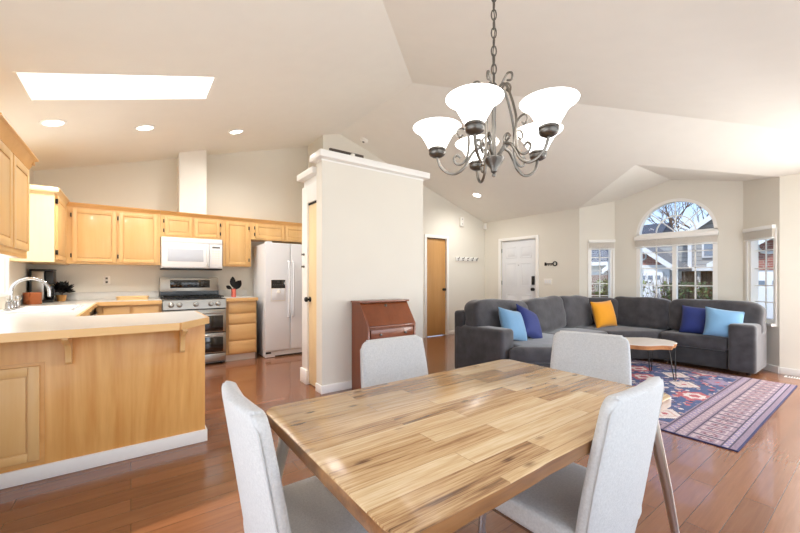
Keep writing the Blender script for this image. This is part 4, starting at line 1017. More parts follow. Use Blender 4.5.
part('under_frame', bm, 'trim', t)
for sx_, sy_ in ((0, 0), (1, 0), (0, 1), (1, 1)):
    x = (TX0+.07, TX1-.07)[sx_]; y = (TY0+.065, TY1-.065)[sy_]; ox = (-.125, .125)[sx_]; oy = (-.08, .08)[sy_]
    bm = B(); tube(bm, [(x, y, TZ-.044), (x+ox*.5, y+oy*.5, .38), (x+ox, y+oy, .002)], [.022, .017, .011], 16); part('leg', bm, 'leg_metal', t)

# ------------------------------------------------------------------ dining chairs (prototype at origin faces +Y)
t = thing('dining_chair', 'light grey upholstered chair at the left end of the table, seen from behind', 'chair', (0, 0, 0), 'grey dining chairs')
SW = .40
bm = B(); soft(bm, (0, .01, .435), (SW+.01, .47, .085), 10, 7); part('seat', bm, 'fabric', t, 60)
def back_bm():
    bm = B(); N, K = 14, 22; F_, Bk = [], []
    z0, z1 = .34, .872
    rows = []
    for k in range(K+1):
        f_ = 1-(1-k/K)**1.9; z = z0+(z1-z0)*f_
        hw = .199+.012*math.sin(PI*min(1, f_*1.1))
        if f_ > .92: hw -= .034*(1-math.sqrt(max(0, 1-((f_-.92)/.08)**2)))
        if f_ < .25: hw -= .035*((.25-f_)/.25)**2
        yc = -.185-.085*f_**1.1
        th = .028-.006*f_
        rows.append((z, hw, yc, th))
    ring = []
    for (z, hw, yc, th) in rows:
        row = []
        for i in range(28):
            a = 2*PI*i/28; c, s_ = math.cos(a), math.sin(a)
            x = hw*math.copysign(abs(c)**.28, c); y = th*math.copysign(abs(s_)**.55, s_)
            y += .018*(x/hw)**2-.006
            row.append(bm.verts.new((x, yc+y, z)))
        ring.append(row)
    for a, b in zip(ring, ring[1:]):
        for i in range(28): bm.faces.new((a[i], a[(i+1) % 28], b[(i+1) % 28], b[i]))
    bm.faces.new(ring[0][::-1])
    # rounded crown
    z, hw, yc, th = rows[-1]; prev = ring[-1]
    for q in (.6, .2):
        row = []
        for i in range(28):
            v = ring[-1][i].co; row.append(bm.verts.new((v.x*(1-.012*(1-q)), yc+(v.y-yc)*(q*.9+.05), v.z+.006*(1-q)+.003)))
        for i in range(28): bm.faces.new((prev[i], prev[(i+1) % 28], row[(i+1) % 28], row[i]))
        prev = row
    bm.faces.new(prev); bmesh.ops.recalc_face_normals(bm, faces=bm.faces); return bm
bk = part('backrest', back_bm(), 'fabric', t, 60)
for s_ in (-1, 1):
    bm = B(); pts = []
    for k in range(3, 15):
        f_ = k/14; z = .34+.532*f_; hw = .199+.012*math.sin(PI*min(1, f_*1.1))
        if f_ > .92: hw -= .034*(1-math.sqrt(max(0, 1-((f_-.92)/.08)**2)))
        pts.append((s_*(hw*.985), -.185-.085*f_**1.1-.006, z))
    tube(bm, pts, .0028, 6); part('seam', bm, 'piping', bk)
bm = B(); box(bm, -SW/2+.03, SW/2-.03, -.18, .20, .365, .392, .006); part('seat_frame', bm, 'chrome', t)
for sx_ in (-1, 1):
    for sy_ in (-1, 1):
        bm = B(); tube(bm, [(sx_*.175, .01+sy_*.165, .366), (sx_*.195, .01+sy_*.19, .002)], [.014, .010], 10); part('leg', bm, 'chrome', t)
proto = t
proto.location = (.507, 1.075, 0); proto.rotation_euler = (0, 0, -PI/2)
dup(proto, (1.133, 1.34, 0), PI, 'light grey upholstered chair on the far side, in front of the cherry desk')
dup(proto, (1.90, .985, 0), R(105.7), 'light grey upholstered chair pulled out at the far right end, before the sofa')
dup(proto, (1.215, .720, 0), R(1), 'large light grey chair in the right foreground, tucked under the near edge')

# ------------------------------------------------------------------ chandelier
HX, HY = 1.0, .815
t = thing('chandelier', 'brushed nickel five-arm chandelier with frosted bell shades over the table', 'chandelier', (HX, HY, 1.55))
fwd = Vector((math.sin(R(36.4)), math.cos(R(36.4)), 0)); rgt = Vector((fwd.y, -fwd.x, 0))
bm = B(); lathe(bm, [(0, 1.545), (.005, 1.547), (.007, 1.553), (.004, 1.559), (.010, 1.563), (.012, 1.575), (.028, 1.594), (.035, 1.606), (.034, 1.611), (.012, 1.614), (.0, 1.614)], (HX, HY, 0), 24); part('bottom_bell', bm, 'nickel_dark', t)
bm = B(); lathe(bm, [(.0075, 1.612), (.0075, 1.84), (.011, 1.845), (.011, 1.86), (.005, 1.868)], (HX, HY, 0), 14); part('stem', bm, 'nickel', t)
bm = B()
z = 1.865; i = 0
zt = zh(HY)-.02
while z < zt:
    pts = []
    for k in range(14):
        a = 2*PI*k/14; u_ = .0085*math.cos(a); v_ = .0185*math.sin(a)
        dirv = rgt if i % 2 else fwd
        pts.append((HX+dirv.x*u_, HY+dirv.y*u_, z+v_+.0185))
    tube(bm, pts, .0022, 6, True); z += .031; i += 1
tube(bm, [(HX, HY, 1.865)]+[(HX+.004*math.cos(q*1.3), HY+.004*math.sin(q*1.3), 1.865+(zt-1.865)*q/20) for q in range(1, 21)], .0016, 5)
part('chain', bm, 'nickel_dark', t)
bm = B(); lathe(bm, [(0, -.04), (.02, -.035), (.06, -.012), (.063, .0)], n=24, c=(HX, HY, zh(HY)-.0)); part('canopy', bm, 'nickel_dark', t)
def spiral(c, r0, r1, a0, a1, n=14): return [(c[0]+(r0+(r1-r0)*i/n)*math.cos(a0+(a1-a0)*i/n), c[1]+(r0+(r1-r0)*i/n)*math.sin(a0+(a1-a0)*i/n)) for i in range(n+1)]
def catmull(P, n=6):
    P = [P[0]]+list(P)+[P[-1]]; out = []
    for i in range(1, len(P)-2):
        for k in range(n):
            u_ = k/n; q = []
            for d in range(2):
                a, b, c, e_ = P[i-1][d], P[i][d], P[i+1][d], P[i+2][d]
                q.append(.5*(2*b+(c-a)*u_+(2*a-5*b+4*c-e_)*u_*u_+(-a+3*b-3*c+e_)*u_**3))
            out.append(tuple(q))
    out.append(P[-1]); return out
shade_prof = [(.028, .0), (.033, .005), (.039, .018), (.046, .030), (.053, .043), (.062, .055), (.075, .065), (.083, .070), (.085, .073), (.082, .0745), (.072, .068), (.059, .058), (.050, .045), (.043, .031), (.036, .017), (.028, .007), (0, .005)]
for k in range(5):
    ang = R(-121+72*k); dv = rgt*math.cos(ang)+fwd*math.sin(ang)
    def P3(q): return (HX+dv.x*q[0], HY+dv.y*q[0], q[1])
    RA = .195
    arm = catmull([(.062, 1.668), (.052, 1.678), (.042, 1.668), (.046, 1.650), (.066, 1.640), (.085, 1.612), (.10, 1.585), (.128, 1.566), (.160, 1.572), (.184, 1.596), (RA, 1.632)], 6)
    bm = B(); tube(bm, [P3(q) for q in arm], .0052, 8)
    ar = part('arm', bm, 'nickel', t)
    sc = catmull([(.016, 1.842), (.030, 1.850), (.046, 1.845), (.060, 1.815), (.076, 1.765), (.086, 1.715), (.084, 1.668), (.090, 1.622), (.108, 1.598), (.128, 1.600), (.136, 1.618), (.124, 1.630), (.113, 1.620)], 6)
    bm = B(); tube(bm, [P3(q) for q in sc], .0042, 8)
    tube(bm, [P3(q) for q in catmull([(.084, 1.700), (.098, 1.718), (.116, 1.722), (.126, 1.706), (.116, 1.692), (.105, 1.700)], 6)], .0036, 6)
    tube(bm, [P3(q) for q in catmull([(.030, 1.850), (.052, 1.878), (.070, 1.872), (.068, 1.852), (.052, 1.856)], 6)], .0036, 6)
    tube(bm, [P3(q) for q in catmull([(.012, 1.614), (.03, 1.632), (.045, 1.652), (.06, 1.664)], 6)], .0042, 6)
    part('scroll', bm, 'nickel', ar)
    px_, py_ = HX+dv.x*RA, HY+dv.y*RA
    bm = B(); lathe(bm, [(.006, -.006), (.016, -.004), (.026, .002), (.029, .008), (.029, .014), (.027, .016), (.030, .019), (.030, .024), (.026, .027), (0, .027)], (px_, py_, 1.632), 22); part('shade_holder', bm, 'nickel_dark', ar)
    bm = B(); lathe(bm, shade_prof, (px_, py_, 1.6595), 32); part('shade', bm, 'glow', t, 60)

# ------------------------------------------------------------------ sectional sofa
t = thing('sectional_sofa', 'charcoal velvet corner sectional sofa with chaise end, below the bay window', 'sofa', (5.2, 2.6, 0))
AX0, ABY, BBX, BY0 = 3.22, 3.26, 6.62, 1.0            # left end, back of run A, back of run B, right end
SZ = .05
# frame
def slab_poly(bm, pts, z0, z1, bev=.02):
    b2 = len(bm.verts); prism(bm, pts, 'Z', z0, z1)
    bm.verts.ensure_lookup_table(); vs = bm.verts[b2:]; es = list({e for v in vs for e in v.link_edges})
    if bev: bmesh.ops.bevel(bm, geom=es, offset=bev, segments=3, affect='EDGES', profile=.5)
bm = B(); slab_poly(bm, [(3.45, ABY), (3.45, 2.50), (3.265, 2.495), (3.74, 2.10), (4.55, 2.10), (4.85, 2.42), (5.50, 2.42), (6.02, 2.0), (6.02, BY0+.245), (6.60, BY0+.245), (6.60, 2.95), (6.30, ABY)], SZ, .27, .02); part('base', bm, 'sofa_dark', t, 50)
bm = B(); box(bm, 3.45, 6.28, ABY-.16, ABY, SZ+.01, .80, .04, seg=3); part('back_frame', bm, 'sofa_dark', t, 50)
bm = B(); box(bm, BBX-.17, BBX-.01, BY0+.02, 2.96, SZ+.01, .78, .04, seg=3); part('back_frame', bm, 'sofa_dark', t, 50)
bm = B(); slab_poly(bm, [(6.14, ABY-.001), (6.10, ABY-.16), (6.36, 2.98), (6.47, 2.80), (6.61, 2.80), (6.61, 2.97), (6.31, ABY-.001)], SZ+.01, .79, .02); part('corner_frame', bm, 'sofa_dark', t, 50)
# arms
bm = B(); box(bm, AX0, AX0+.225, 2.51, ABY-.02, SZ, .635, .045, seg=4); part('arm', bm, 'sofa', t, 50)
bm = B(); box(bm, AX0+.005, AX0+.22, ABY-.17, ABY, SZ+.01, .80, .04, seg=3); part('back_post', bm, 'sofa_dark', t, 50)
bm = B(); box(bm, 5.965, BBX-.03, BY0-.025, BY0+.235, SZ, .635, .04, seg=4); part('arm', bm, 'sofa', t, 50)
# seats
bm = B(); slab_poly(bm, [(3.455, ABY-.17), (3.455, 2.49), (3.25, 2.47), (3.74, 2.08), (4.55, 2.08), (4.55, ABY-.17)], .275, .455, .05); part('seat_cushion', bm, 'sofa', t, 50)
bm = B(); slab_poly(bm, [(4.56, ABY-.17), (4.56, 2.10), (4.86, 2.40), (5.45, 2.40), (5.45, ABY-.17)], .275, .45, .05); part('seat_cushion', bm, 'sofa', t, 50)
bm = B(); slab_poly(bm, [(5.46, ABY-.17), (5.46, 2.40), (6.0, 1.98), (6.44, 1.98), (6.44, 2.82), (6.2, ABY-.17)], .275, .445, .05); part('corner_cushion', bm, 'sofa', t, 50)
bm = B(); box(bm, 5.985, BBX-.18, BY0+.24, 1.97, .275, .445, .05, seg=4); part('seat_cushion', bm, 'sofa', t, 50)
# back cushions
for i, (x, w_, sd) in enumerate(((3.77, 1.04, 1), (4.72, .92, 2), (5.54, .82, 3))):
    bm = B(); soft(bm, (x, ABY-.265, .675), (w_, .28, .49), 14, 5.5, wr=.032, seed=sd, mtx=Matrix.Rotation(R(-9), 4, 'X') @ Matrix.Rotation(R((4, -3, 2)[i]), 4, 'Y')); part('back_cushion', bm, 'sofa', t, 60)
bm = B(); soft(bm, (6.13, 2.86, .665), (.62, .24, .44), 14, 4.2, wr=.018, seed=5, mtx=Matrix.Rotation(R(-45), 4, 'Z') @ Matrix.Rotation(R(-6), 4, 'X')); part('back_cushion', bm, 'sofa', t, 60)
for i, (y, w_, sd) in enumerate(((2.33, .80, 6), (1.46, 1.0, 7))):
    bm = B(); soft(bm, (BBX-.27, y, .665), (w_, .25, .47), 14, 6, wr=.026, seed=sd, mtx=Matrix.Rotation(-PI/2, 4, 'Z') @ Matrix.Rotation(R(-8), 4, 'X')); part('back_cushion', bm, 'sofa', t, 60)
for (x, y) in ((3.29, 2.57), (3.29, 3.18), (4.6, 3.15), (6.2, 3.1), (6.5, 1.06), (6.05, 1.06), (6.05, 1.9), (4.5, 2.2), (3.85, 2.2)):
    bm = B(); lathe(bm, [(.022, .014), (.028, .048)], (x, y, 0), 12); part('foot', bm, 'black', t)
# cushions lying on it
def pillow(name, label, m, loc, sz, rz, tilt, seed, roll=0):
    bm = B(); soft(bm, (0, 0, 0), (sz, .17, sz), 12, pinch=1, seed=seed)
    Mx = Matrix.Translation(loc) @ Matrix.Rotation(rz, 4, 'Z') @ Matrix.Rotation(tilt, 4, 'X') @ Matrix.Rotation(roll, 4, 'Y'); xform(bm, Mx)
    return solo(name, bm, m, label, 'cushion', loc, 'throw cushions on the sofa', 60)
pillow('throw_cushion', 'light blue throw cushion by the left arm of the sofa', 'blue_light', (3.66, 2.70, .64), .40, R(4), R(-24), 1, R(12))
pillow('throw_cushion', 'royal blue throw cushion leaning beside the light blue one at the left', 'blue_dark', (4.02, 2.72, .625), .42, R(10), R(-26), 2, R(24))
pillow('throw_cushion', 'mustard yellow throw cushion near the sofa corner', 'yellow', (5.86, 2.66, .645), .41, R(-18), R(-14), 3, R(-3))
pillow('throw_cushion', 'royal blue throw cushion on the right run, left of the light blue one', 'blue_dark', (6.17, 1.575, .625), .39, R(-78), R(-22), 4, R(4))
pillow('throw_cushion', 'light blue throw cushion against the right arm of the sofa', 'blue_light', (6.10, 1.30, .62), .39, R(-66), R(-24), 5, R(8))

# ------------------------------------------------------------------ rug
GX, GY0, GY1 = (3.36, 5.94), .64, 3.1
step = .011
nx, ny = int((GX[1]-GX[0])/step), int((GY1-GY0)/step)
xs = np.linspace(0, GX[1]-GX[0], nx+1); ys = np.linspace(0, GY1-GY0, ny+1)
xx, yy = np.meshgrid(xs, ys)
ang = .0
zz = np.full_like(xx, .009)
zz += .004*np.exp(-((yy-.0)/.12)**2)*np.maximum(0, np.sin((xx-.4)*3.1))*.8
verts = np.stack([xx+GX[0], yy+GY0, zz], -1).reshape(-1, 3)
ii, jj = np.meshgrid(np.arange(nx), np.arange(ny)); base_i = (jj*(nx+1)+ii).reshape(-1)
faces = np.stack([base_i, base_i+1, base_i+nx+2, base_i+nx+1], -1)
cx_ = (ii.reshape(-1)+.5)*step; cy_ = (jj.reshape(-1)+.5)*step
NAVY, BLUE, MAUVE, ROSE, CREAM, RED, TAN, DARK, LILAC = [np.array(srgb(*c)[:3]) for c in ((42, 44, 82), (62, 76, 112), (126, 106, 120), (140, 119, 128), (194, 182, 176), (160, 84, 90), (180, 152, 142), (66, 58, 74), (122, 110, 138))]
col = np.tile(BLUE, (len(cx_), 1))
Wd = GX[1]-GX[0]
rs = np.random.RandomState(3)
# field: staggered medallions
def put(mask, c): col[mask] = c
u = cx_; v = cy_
for r_, (sx0, sy0) in enumerate([(i, j) for i in range(6) for j in range(7)]):
    mx_ = .42+sx0*.40; my_ = .56+sy0*.40+(.20 if sx0 % 2 else 0)
    a_ = np.abs(u-mx_)/.19+np.abs(v-my_)/.16
    k_ = (sx0*2+sy0) % 3
    out_c = (CREAM, RED, LILAC)[k_]; in_c = (TAN, CREAM, ROSE)[k_]
    if k_ == 1:
        star = np.minimum(np.maximum(np.abs(u-mx_), np.abs(v-my_))/.12, a_/1.05)
        put(star < 1, out_c); put(star < .62, in_c); put(star < .32, RED)
    else:
        put(a_ < 1, DARK); put(a_ < .92, out_c); put(a_ < .6, in_c); put(a_ < .42, out_c); put(a_ < .2, RED)
# small scattered motifs
for q in range(900):
    mx_, my_ = rs.uniform(.3, Wd-.3), rs.uniform(.42, GY1-GY0-.1); c_ = (CREAM, RED, LILAC, NAVY, TAN)[q % 5]; s1, s2 = rs.uniform(.012, .03), rs.uniform(.008, .016)
    mk = ((np.abs(u-mx_) < s1) & (np.abs(v-my_) < s2)) | ((np.abs(u-mx_) < s2) & (np.abs(v-my_) < s1))
    mk &= np.all(np.isclose(col, BLUE), axis=1); put(mk, c_)
# borders: d distance from the side edges, v from the near end
ds = np.minimum(u, Wd-u)
def band(mask, t_, lng, c_bg, kind, PALE=np.array(srgb(166, 146, 146)[:3]), RUST=np.array(srgb(126, 84, 92)[:3])):
    put(mask, c_bg)
    if kind == 'rows':
        ph = np.mod(lng, .13)/.13; hx = np.abs(ph-.5)*2; hy = np.abs(t_-.5)*2; put(mask & (hx > .86), DARK); put(mask & (hx < .72) & (hy < .80) & ((hx > .56) | (hy > .66)), PALE); put(mask & (hx+hy < .62), RUST); put(mask & (hx+hy < .34), PALE); put(mask & (hx > .3) & (hx < .45) & (hy < .5) & (np.mod(t_*6, 1) > .5), DARK)
    if kind == 'flor':
        ph = np.mod(lng, .15)/.15; r_ = np.hypot((ph-.5)*1.5, (t_-.5)); put(mask & (r_ < .42), DARK); put(mask & (r_ < .32), ROSE); put(mask & (r_ < .15), CREAM); put(mask & (np.abs(ph) < .06), NAVY)
    if kind == 'zig':
        ph = np.mod(lng, .06)/.06; put(mask & (np.abs(np.abs(ph-.5)*2-t_) < .22), PALE)
side = ds < .22
band(side, (ds)/.22, v, MAUVE, None)
m_ = (ds > .035) & (ds < .15) & side; band(m_, (ds-.035)/.115, v, ROSE, 'flor')
m_ = (ds > .165) & (ds < .20) & side; band(m_, (ds-.165)/.035, v, LILAC, 'zig')
put((np.abs(ds-.03) < .006) | (np.abs(ds-.157) < .006) | (np.abs(ds-.21) < .006), DARK)
end = v < .46
put(end & (ds > .0), MAUVE)
m_ = end & (v > .10) & (v < .29) & (ds > .03); band(m_, (v-.10)/.19, u, ROSE, 'rows')
m_ = end & (v > .05) & (v < .09) ; band(m_, (v-.05)/.04, u, LILAC, 'zig')
m_ = end & (v > .31) & (v < .36) ; band(m_, (v-.31)/.05, u, ROSE, 'zig')
m_ = end & (v > .38) & (v < .43) ; band(m_, (v-.38)/.05, u, LILAC, 'zig')
for y_ in (.045, .095, .295, .37, .445): put((np.abs(v-y_) < .006) & (v < .47), DARK)
put((v < .012) | (ds < .010), NAVY)
col = col*(0.9+.2*rs.rand(len(cx_), 1))
me = bpy.data.meshes.new('rug')
vv = verts-np.array([4.65, 1.8, 0])
me.vertices.add(len(vv)); me.vertices.foreach_set('co', vv.astype(np.float32).reshape(-1))
me.loops.add(len(faces)*4); me.loops.foreach_set('vertex_index', faces.astype(np.int32).reshape(-1))
me.polygons.add(len(faces)); me.polygons.foreach_set('loop_start', np.arange(0, len(faces)*4, 4, dtype=np.int32)); me.polygons.foreach_set('loop_total', np.full(len(faces), 4, np.int32))
me.update(calc_edges=True)
ca = me.color_attributes.new('pile', 'FLOAT_COLOR', 'CORNER')
cc = np.ones((len(faces), 4, 4), np.float32); cc[:, :, :3] = col[:, None, :]; ca.data.foreach_set('color', cc.reshape(-1))
me.materials.append(M['rug']); me.validate()
rg = thing('area_rug', 'blue and mauve patterned wool rug before the sofa', 'rug', (4.65, 1.8, 0))
ro = bpy.data.objects.new('pile', me); C.objects.link(ro); ro.parent = rg
bm = B()
def skirt(idx):
    P = verts[idx]
    a = [bm.verts.new(p) for p in P]; b = [bm.verts.new((p[0], p[1], .0005)) for p in P]
    for i in range(len(P)-1): bm.faces.new((b[i], b[i+1], a[i+1], a[i]))
skirt(np.arange(0, nx+1)); skirt(np.arange(0, (ny+1)*(nx+1), nx+1)[::-1]); skirt(np.arange(nx, (ny+1)*(nx+1), nx+1)); skirt((np.arange(ny*(nx+1), (ny+1)*(nx+1)))[::-1])
part('binding', bm, 'rug_edge', rg)

# ------------------------------------------------------------------ coffee table
t = thing('coffee_table', 'live-edge slab coffee table with black hairpin legs on the rug', 'coffee table', (4.965, 1.835, .010))
ex = Vector((.805, -.593, 0)); ey = Vector((.593, .805, 0)); cc_ = Vector((4.965, 1.835, 0))
pts = []
for i in range(56):
    a = 2*PI*i/56; rx, ry = .37, .30; c, s_ = math.cos(a), math.sin(a)
    x = rx*math.copysign(abs(c)**.75, c); y = ry*math.copysign(abs(s_)**.7, s_)
    k_ = 1+.06*math.sin(3*a+.6)+.05*math.sin(5*a+2)+.025*math.sin(9*a)
    if abs(x-.06) < .11 and y < 0: y += .045*(1-abs(x-.06)/.11)
    pts.append(cc_+ex*x*k_+ey*y*k_)
bm = B(); prism(bm, [(p.x, p.y) for p in pts], 'Z', .432, .435); part('slab_top', bm, 'slab', t)
bm = B(); up_ = [bm.verts.new((p.x, p.y, .4319)) for p in pts]; lo_ = [bm.verts.new((cc_.x+(p.x-cc_.x)*.955, cc_.y+(p.y-cc_.y)*.955, .385)) for p in pts]
for i in range(56): bm.faces.new((lo_[i], lo_[(i+1) % 56], up_[(i+1) % 56], up_[i]))
bm.faces.new(lo_[::-1]); part('live_edge', bm, 'bark', t)
for a, b in ((-.25, -.18), (.25, -.18), (-.25, .18), (.25, .18)):
    p0 = cc_+ex*a+ey*b; ft = cc_+ex*(a*1.08)+ey*(b*1.15); bm = B()
    tube(bm, [p0+ex*.035+Vector((0, 0, .384)), ft+ex*.012+Vector((0, 0, .03)), ft+Vector((0, 0, .017)), ft-ex*.012+Vector((0, 0, .03)), p0-ex*.035+Vector((0, 0, .384))], .006, 8); part('leg', bm, 'black_metal', t)

# ------------------------------------------------------------------ outdoors
bm = B(); box(bm, 7.25, 60, -25, 50, -.6, -.45); struct('ground_outside', bm, 'lawn')
bm = B(); box(bm, 13.2, 17.4, -25, 40, -.449, -.43); struct('ground_driveway', bm, 'asphalt')
def house_faces(t, wall_m, x0, x1, y0, y1, z0, z1):
    return part('wall', bx(x0, x1, y0, y1, z0, z1), wall_m, t)
def gable_roof(t, x0, x1, y0, y1, z1, rise, m, over=.35, axis='X', fas='out_white'):
    """gable end faces -X (axis X: ridge along X)"""
    yc = (y0+y1)/2; sl = rise/((y1-y0)/2); zo = z1-over*sl
    bm = B()
    for s_ in (-1, 1):
        ye = yc+s_*((y1-y0)/2+over)
        prism(bm, [(yc, z1+rise), (ye, zo), (ye, zo+.12), (yc, z1+rise+.14)], 'X', x0-over, x1)
    part('roof', bm, m, t)
    bm = B()
    for s_ in (-1, 1):
        ye = yc+s_*((y1-y0)/2+over)
        prism(bm, [(yc, z1+rise-.10), (ye, zo-.10), (ye, zo+.125), (yc, z1+rise+.145)], 'X', x0-over-.04, x0-over)
    part('fascia', bm, fas, t)
    bm = B(); prism(bm, [(y0, z1), (y1, z1), (yc, z1+rise)], 'X', x0, x0+.1); return bm
def panes(bm, x, ys_, zs_, w_, h_):
    for y in ys_:
        for z in zs_: box(bm, x-.02, x, y-w_/2, y+w_/2, z, z+h_)
# house with the brick gable and white garage door, seen through the left half of the centre window
t = thing('neighbor_house', 'neighbouring house with brick gable over a white garage door, in the centre window', 'house', (18, 7.2, -.45))
house_faces(t, 'out_white', 17.5, 18.9, 5.4, 7.5, -.45, 1.75)
bm = gable_roof(t, 17.5, 18.9, 5.4, 7.5, 1.75, .82, 'roof'); part('gable', bm, 'brick', t)
bm = B(); tube(bm, [(17.47, 6.35+.12*math.cos(a), 2.12+.15*math.sin(a)) for a in [2*PI*k/20 for k in range(20)]], .03, 6, True); part('gable_vent', bm, 'out_white', t)
g_ = part('garage_door', bx(17.42, 17.499, 5.6, 7.3, -.44, 1.45, .01), 'out_white', t)
bm = B(); panes(bm, 17.42, [5.78+.27*i for i in range(6)], (1.14,), .17, .16); part('garage_window', bm, 'out_pane', g_)
# grey two-storey house behind, upper right of the centre window
t = thing('neighbor_house', 'grey two-storey house behind with white window and brown lower wall', 'house', (20, 4.0, -.45))
house_faces(t, 'siding', 19.5, 27, .8, 5.35, 1.65, 3.05)
part('side_wing', bx(20.0, 26.9, 5.36, 7.4, 1.67, 2.75), 'siding', t)
part('garage_wall', bx(20.1, 26.9, .7, 7.4, -.45, 1.55), 'fence', t)
part('eave', bx(19.2, 20.2, .4, 7.4, 1.5, 1.66), 'out_white', t)
bm = gable_roof(t, 19.5, 27, .8, 5.35, 3.05, 1.7, 'roof', .3); part('gable', bm, 'siding', t)
f_ = part('window', bx(19.42, 19.499, 4.1, 4.85, 2.05, 2.75, .01), 'out_white', t); part('pane', bx(19.40, 19.419, 4.18, 4.77, 2.13, 2.67), 'out_pane', f_)
part('corner_board', bx(19.44, 19.499, 5.2, 5.34, 1.66, 3.0), 'out_white', t)
part('downspout', bx(19.4, 19.49, 4.9, 5.0, -.4, 1.5), 'out_white', t)
# brick-gabled house in the right window
t = thing('neighbor_house', 'brick-gabled house with white garage door, in the narrow right bay window', 'house', (15, 1.6, -.45))
house_faces(t, 'out_white', 15.5, 19, -1.6, 3.3, -.45, 1.75)
bm = gable_roof(t, 15.5, 19, -1.6, 3.3, 1.75, 1.5, 'roof'); part('gable', bm, 'brick', t)
part('brick_band', bx(15.46, 15.499, -1.5, 3.2, 1.45, 1.75), 'brick', t)
bm = B(); tube(bm, [(15.47, 2.25+.26*math.cos(a), 2.18+.22*math.sin(a)) for a in [2*PI*k/24 for k in range(24)]], .05, 6, True); vn = part('gable_vent', bm, 'out_white', t)
g_ = part('garage_door', bx(15.42, 15.499, -1.2, 3.0, -.44, 1.35, .01), 'out_white', t)
bm = B(); panes(bm, 15.42, [-.9+.30*i for i in range(13)], (.98,), .14, .14); part('garage_window', bm, 'out_pane', g_)
# slate-roofed house in the left window
t = thing('neighbor_house', 'house with dark slate roof seen in the narrow left bay window', 'house', (24, 11.5, -.45))
house_faces(t, 'siding', 23, 30, 8.6, 15.5, -.45, 2.0)
bm = B(); prism(bm, [(22.5, 2.0), (22.5, 2.12), (26.5, 4.6), (30.5, 2.12), (30.5, 2.0)], 'Y', 8.2, 15.9); part('roof', bm, 'roof_dark', t)
part('fascia', bx(22.44, 22.499, 8.2, 15.9, 1.95, 2.16), 'out_white', t)
bm = B(); lathe(bm, [(.45, 0), (.45, .04), (0, .04)], n=24, mtx=Matrix.Translation((22.98, 11.0, 1.6)) @ Matrix.Rotation(-PI/2, 4, 'Y')); part('vent', bm, 'out_white', t)
# fence
t = thing('cedar_fence', 'brown cedar fence beyond the left bay window', 'fence', (19, 11, -.45))
part('boards', bx(18.6, 18.65, 7.95, 14, -.45, 1.35), 'fence', t)
for y in (8.0, 9.9, 11.9, 13.9): part('post', bx(18.65, 18.76, y-.05, y+.05, -.45, 1.45), 'fence', t)
# shrubs
def twigs(bm, c, n, h_, spread, seed, r=.008):
    rd = random.Random(seed)
    for i in range(n):
        a = rd.uniform(0, 2*PI); l = rd.uniform(.6, 1)*h_; sp = rd.uniform(.2, 1)*spread
        p0 = Vector(c)+Vector((rd.uniform(-.15, .15), rd.uniform(-.15, .15), 0)); p1 = p0+Vector((math.cos(a)*sp*.4, math.sin(a)*sp*.4, l*.5)); p2 = p0+Vector((math.cos(a)*sp, math.sin(a)*sp, l))
        tube(bm, [p0, p1, p2], [r, r*.7, r*.3], 4)
def leaves_bm(c, n, rx, rz, seed, s0=.05):
    bm = B(); rd = random.Random(seed)
    for i in range(n):
        a = rd.uniform(0, 2*PI); rr = math.sqrt(rd.random())*rx; p = Vector(c)+Vector((rr*math.cos(a), rr*math.sin(a), rd.uniform(0, rz)))
        d = Vector((rd.uniform(-1, 1), rd.uniform(-1, 1), rd.uniform(-.3, 1))).normalized()*s0; s_ = d.cross(Vector((rd.uniform(-1, 1), rd.uniform(-1, 1), 1))).normalized()*s0*.45
        q = [bm.verts.new(p), bm.verts.new(p+d*.5+s_), bm.verts.new(p+d), bm.verts.new(p+d*.5-s_)]; bm.faces.new(q)
    return bm
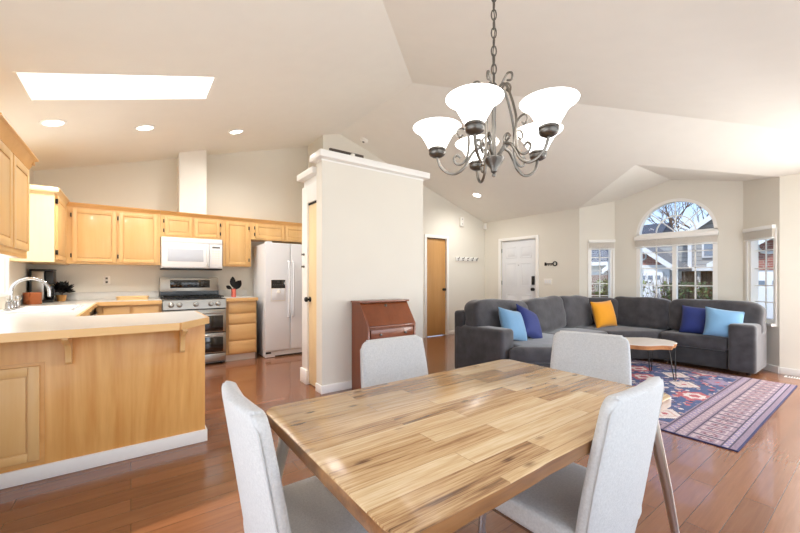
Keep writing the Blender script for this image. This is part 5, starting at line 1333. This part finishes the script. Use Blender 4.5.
for i, (x, y, h_, gm, nl_, lab) in enumerate(((9.4, 3.75, 1.9, 'leaf_green', 260, 'twiggy shrub with green leaves, leftmost outside the centre window'), (9.9, 3.1, 1.75, 'leaf_green', 120, 'bare twiggy shrub, second from the left outside the centre window'), (9.2, 2.55, 1.75, 'leaf_olive', 700, 'dense olive shrub, third from the left outside the centre window'), (9.9, 2.1, 1.65, 'leaf_olive', 800, 'dense olive shrub, rightmost outside the centre window'), (10.2, 4.42, 1.8, 'leaf_green', 700, 'yellow-green shrub outside the left bay window'), (11.2, 4.95, 1.75, 'leaf_olive', 600, 'olive shrub beside the yellow-green one outside the left bay window'))):
    t = thing('shrub', lab, 'shrub', (x, y, -.45), 'shrubs outside the bay window')
    bm = B(); twigs(bm, (x, y, -.45), 170, h_, .42, 11+i); part('stems', bm, 'twig', t)
    part('leaves', leaves_bm((x, y, -.3), nl_*2, .40, h_*.8, 21+i, .06), gm, t, 180)
# bare trees
def tree(x, y, h_, seed, lab):
    t = thing('bare_tree', lab, 'tree', (x, y, -.45), 'bare trees behind the houses'); rd = random.Random(seed)
    bm = B(); tube(bm, [(x, y, -.45), (x+.1, y+.05, h_*.35), (x, y+.1, h_*.55)], [.16, .12, .09], 8); part('trunk', bm, 'twig', t)
    bm = B()
    def grow(p, d, l, r, dep):
        q = p+d*l; m_ = (p+q)/2+Vector((rd.uniform(-1, 1), rd.uniform(-1, 1), 0))*l*.07
        tube(bm, [p, m_, q], [r, r*.8, r*.6], 4)
        if dep:
            for _ in range(3):
                nd = (d+Vector((rd.uniform(-.75, .75), rd.uniform(-.75, .75), rd.uniform(-.2, .5)))).normalized(); grow(p+(q-p)*rd.uniform(.55, 1), nd, l*rd.uniform(.6, .8), r*.55, dep-1)
    for k in range(6):
        a = k*1.05; grow(Vector((x, y, h_*(.3+.04*k))), Vector((math.cos(a)*.6, math.sin(a)*.6, .8)).normalized(), h_*.24, .05, 4)
    part('branches', bm, 'twig', t)
tree(36, 16.0, 11.5, 4, 'bare tree at the left in the arched window'); tree(33, 10.0, 10.5, 9, 'taller bare tree in the middle of the arched window'); tree(29, 6.9, 8.0, 15, 'bare tree behind the grey gable in the arched window')
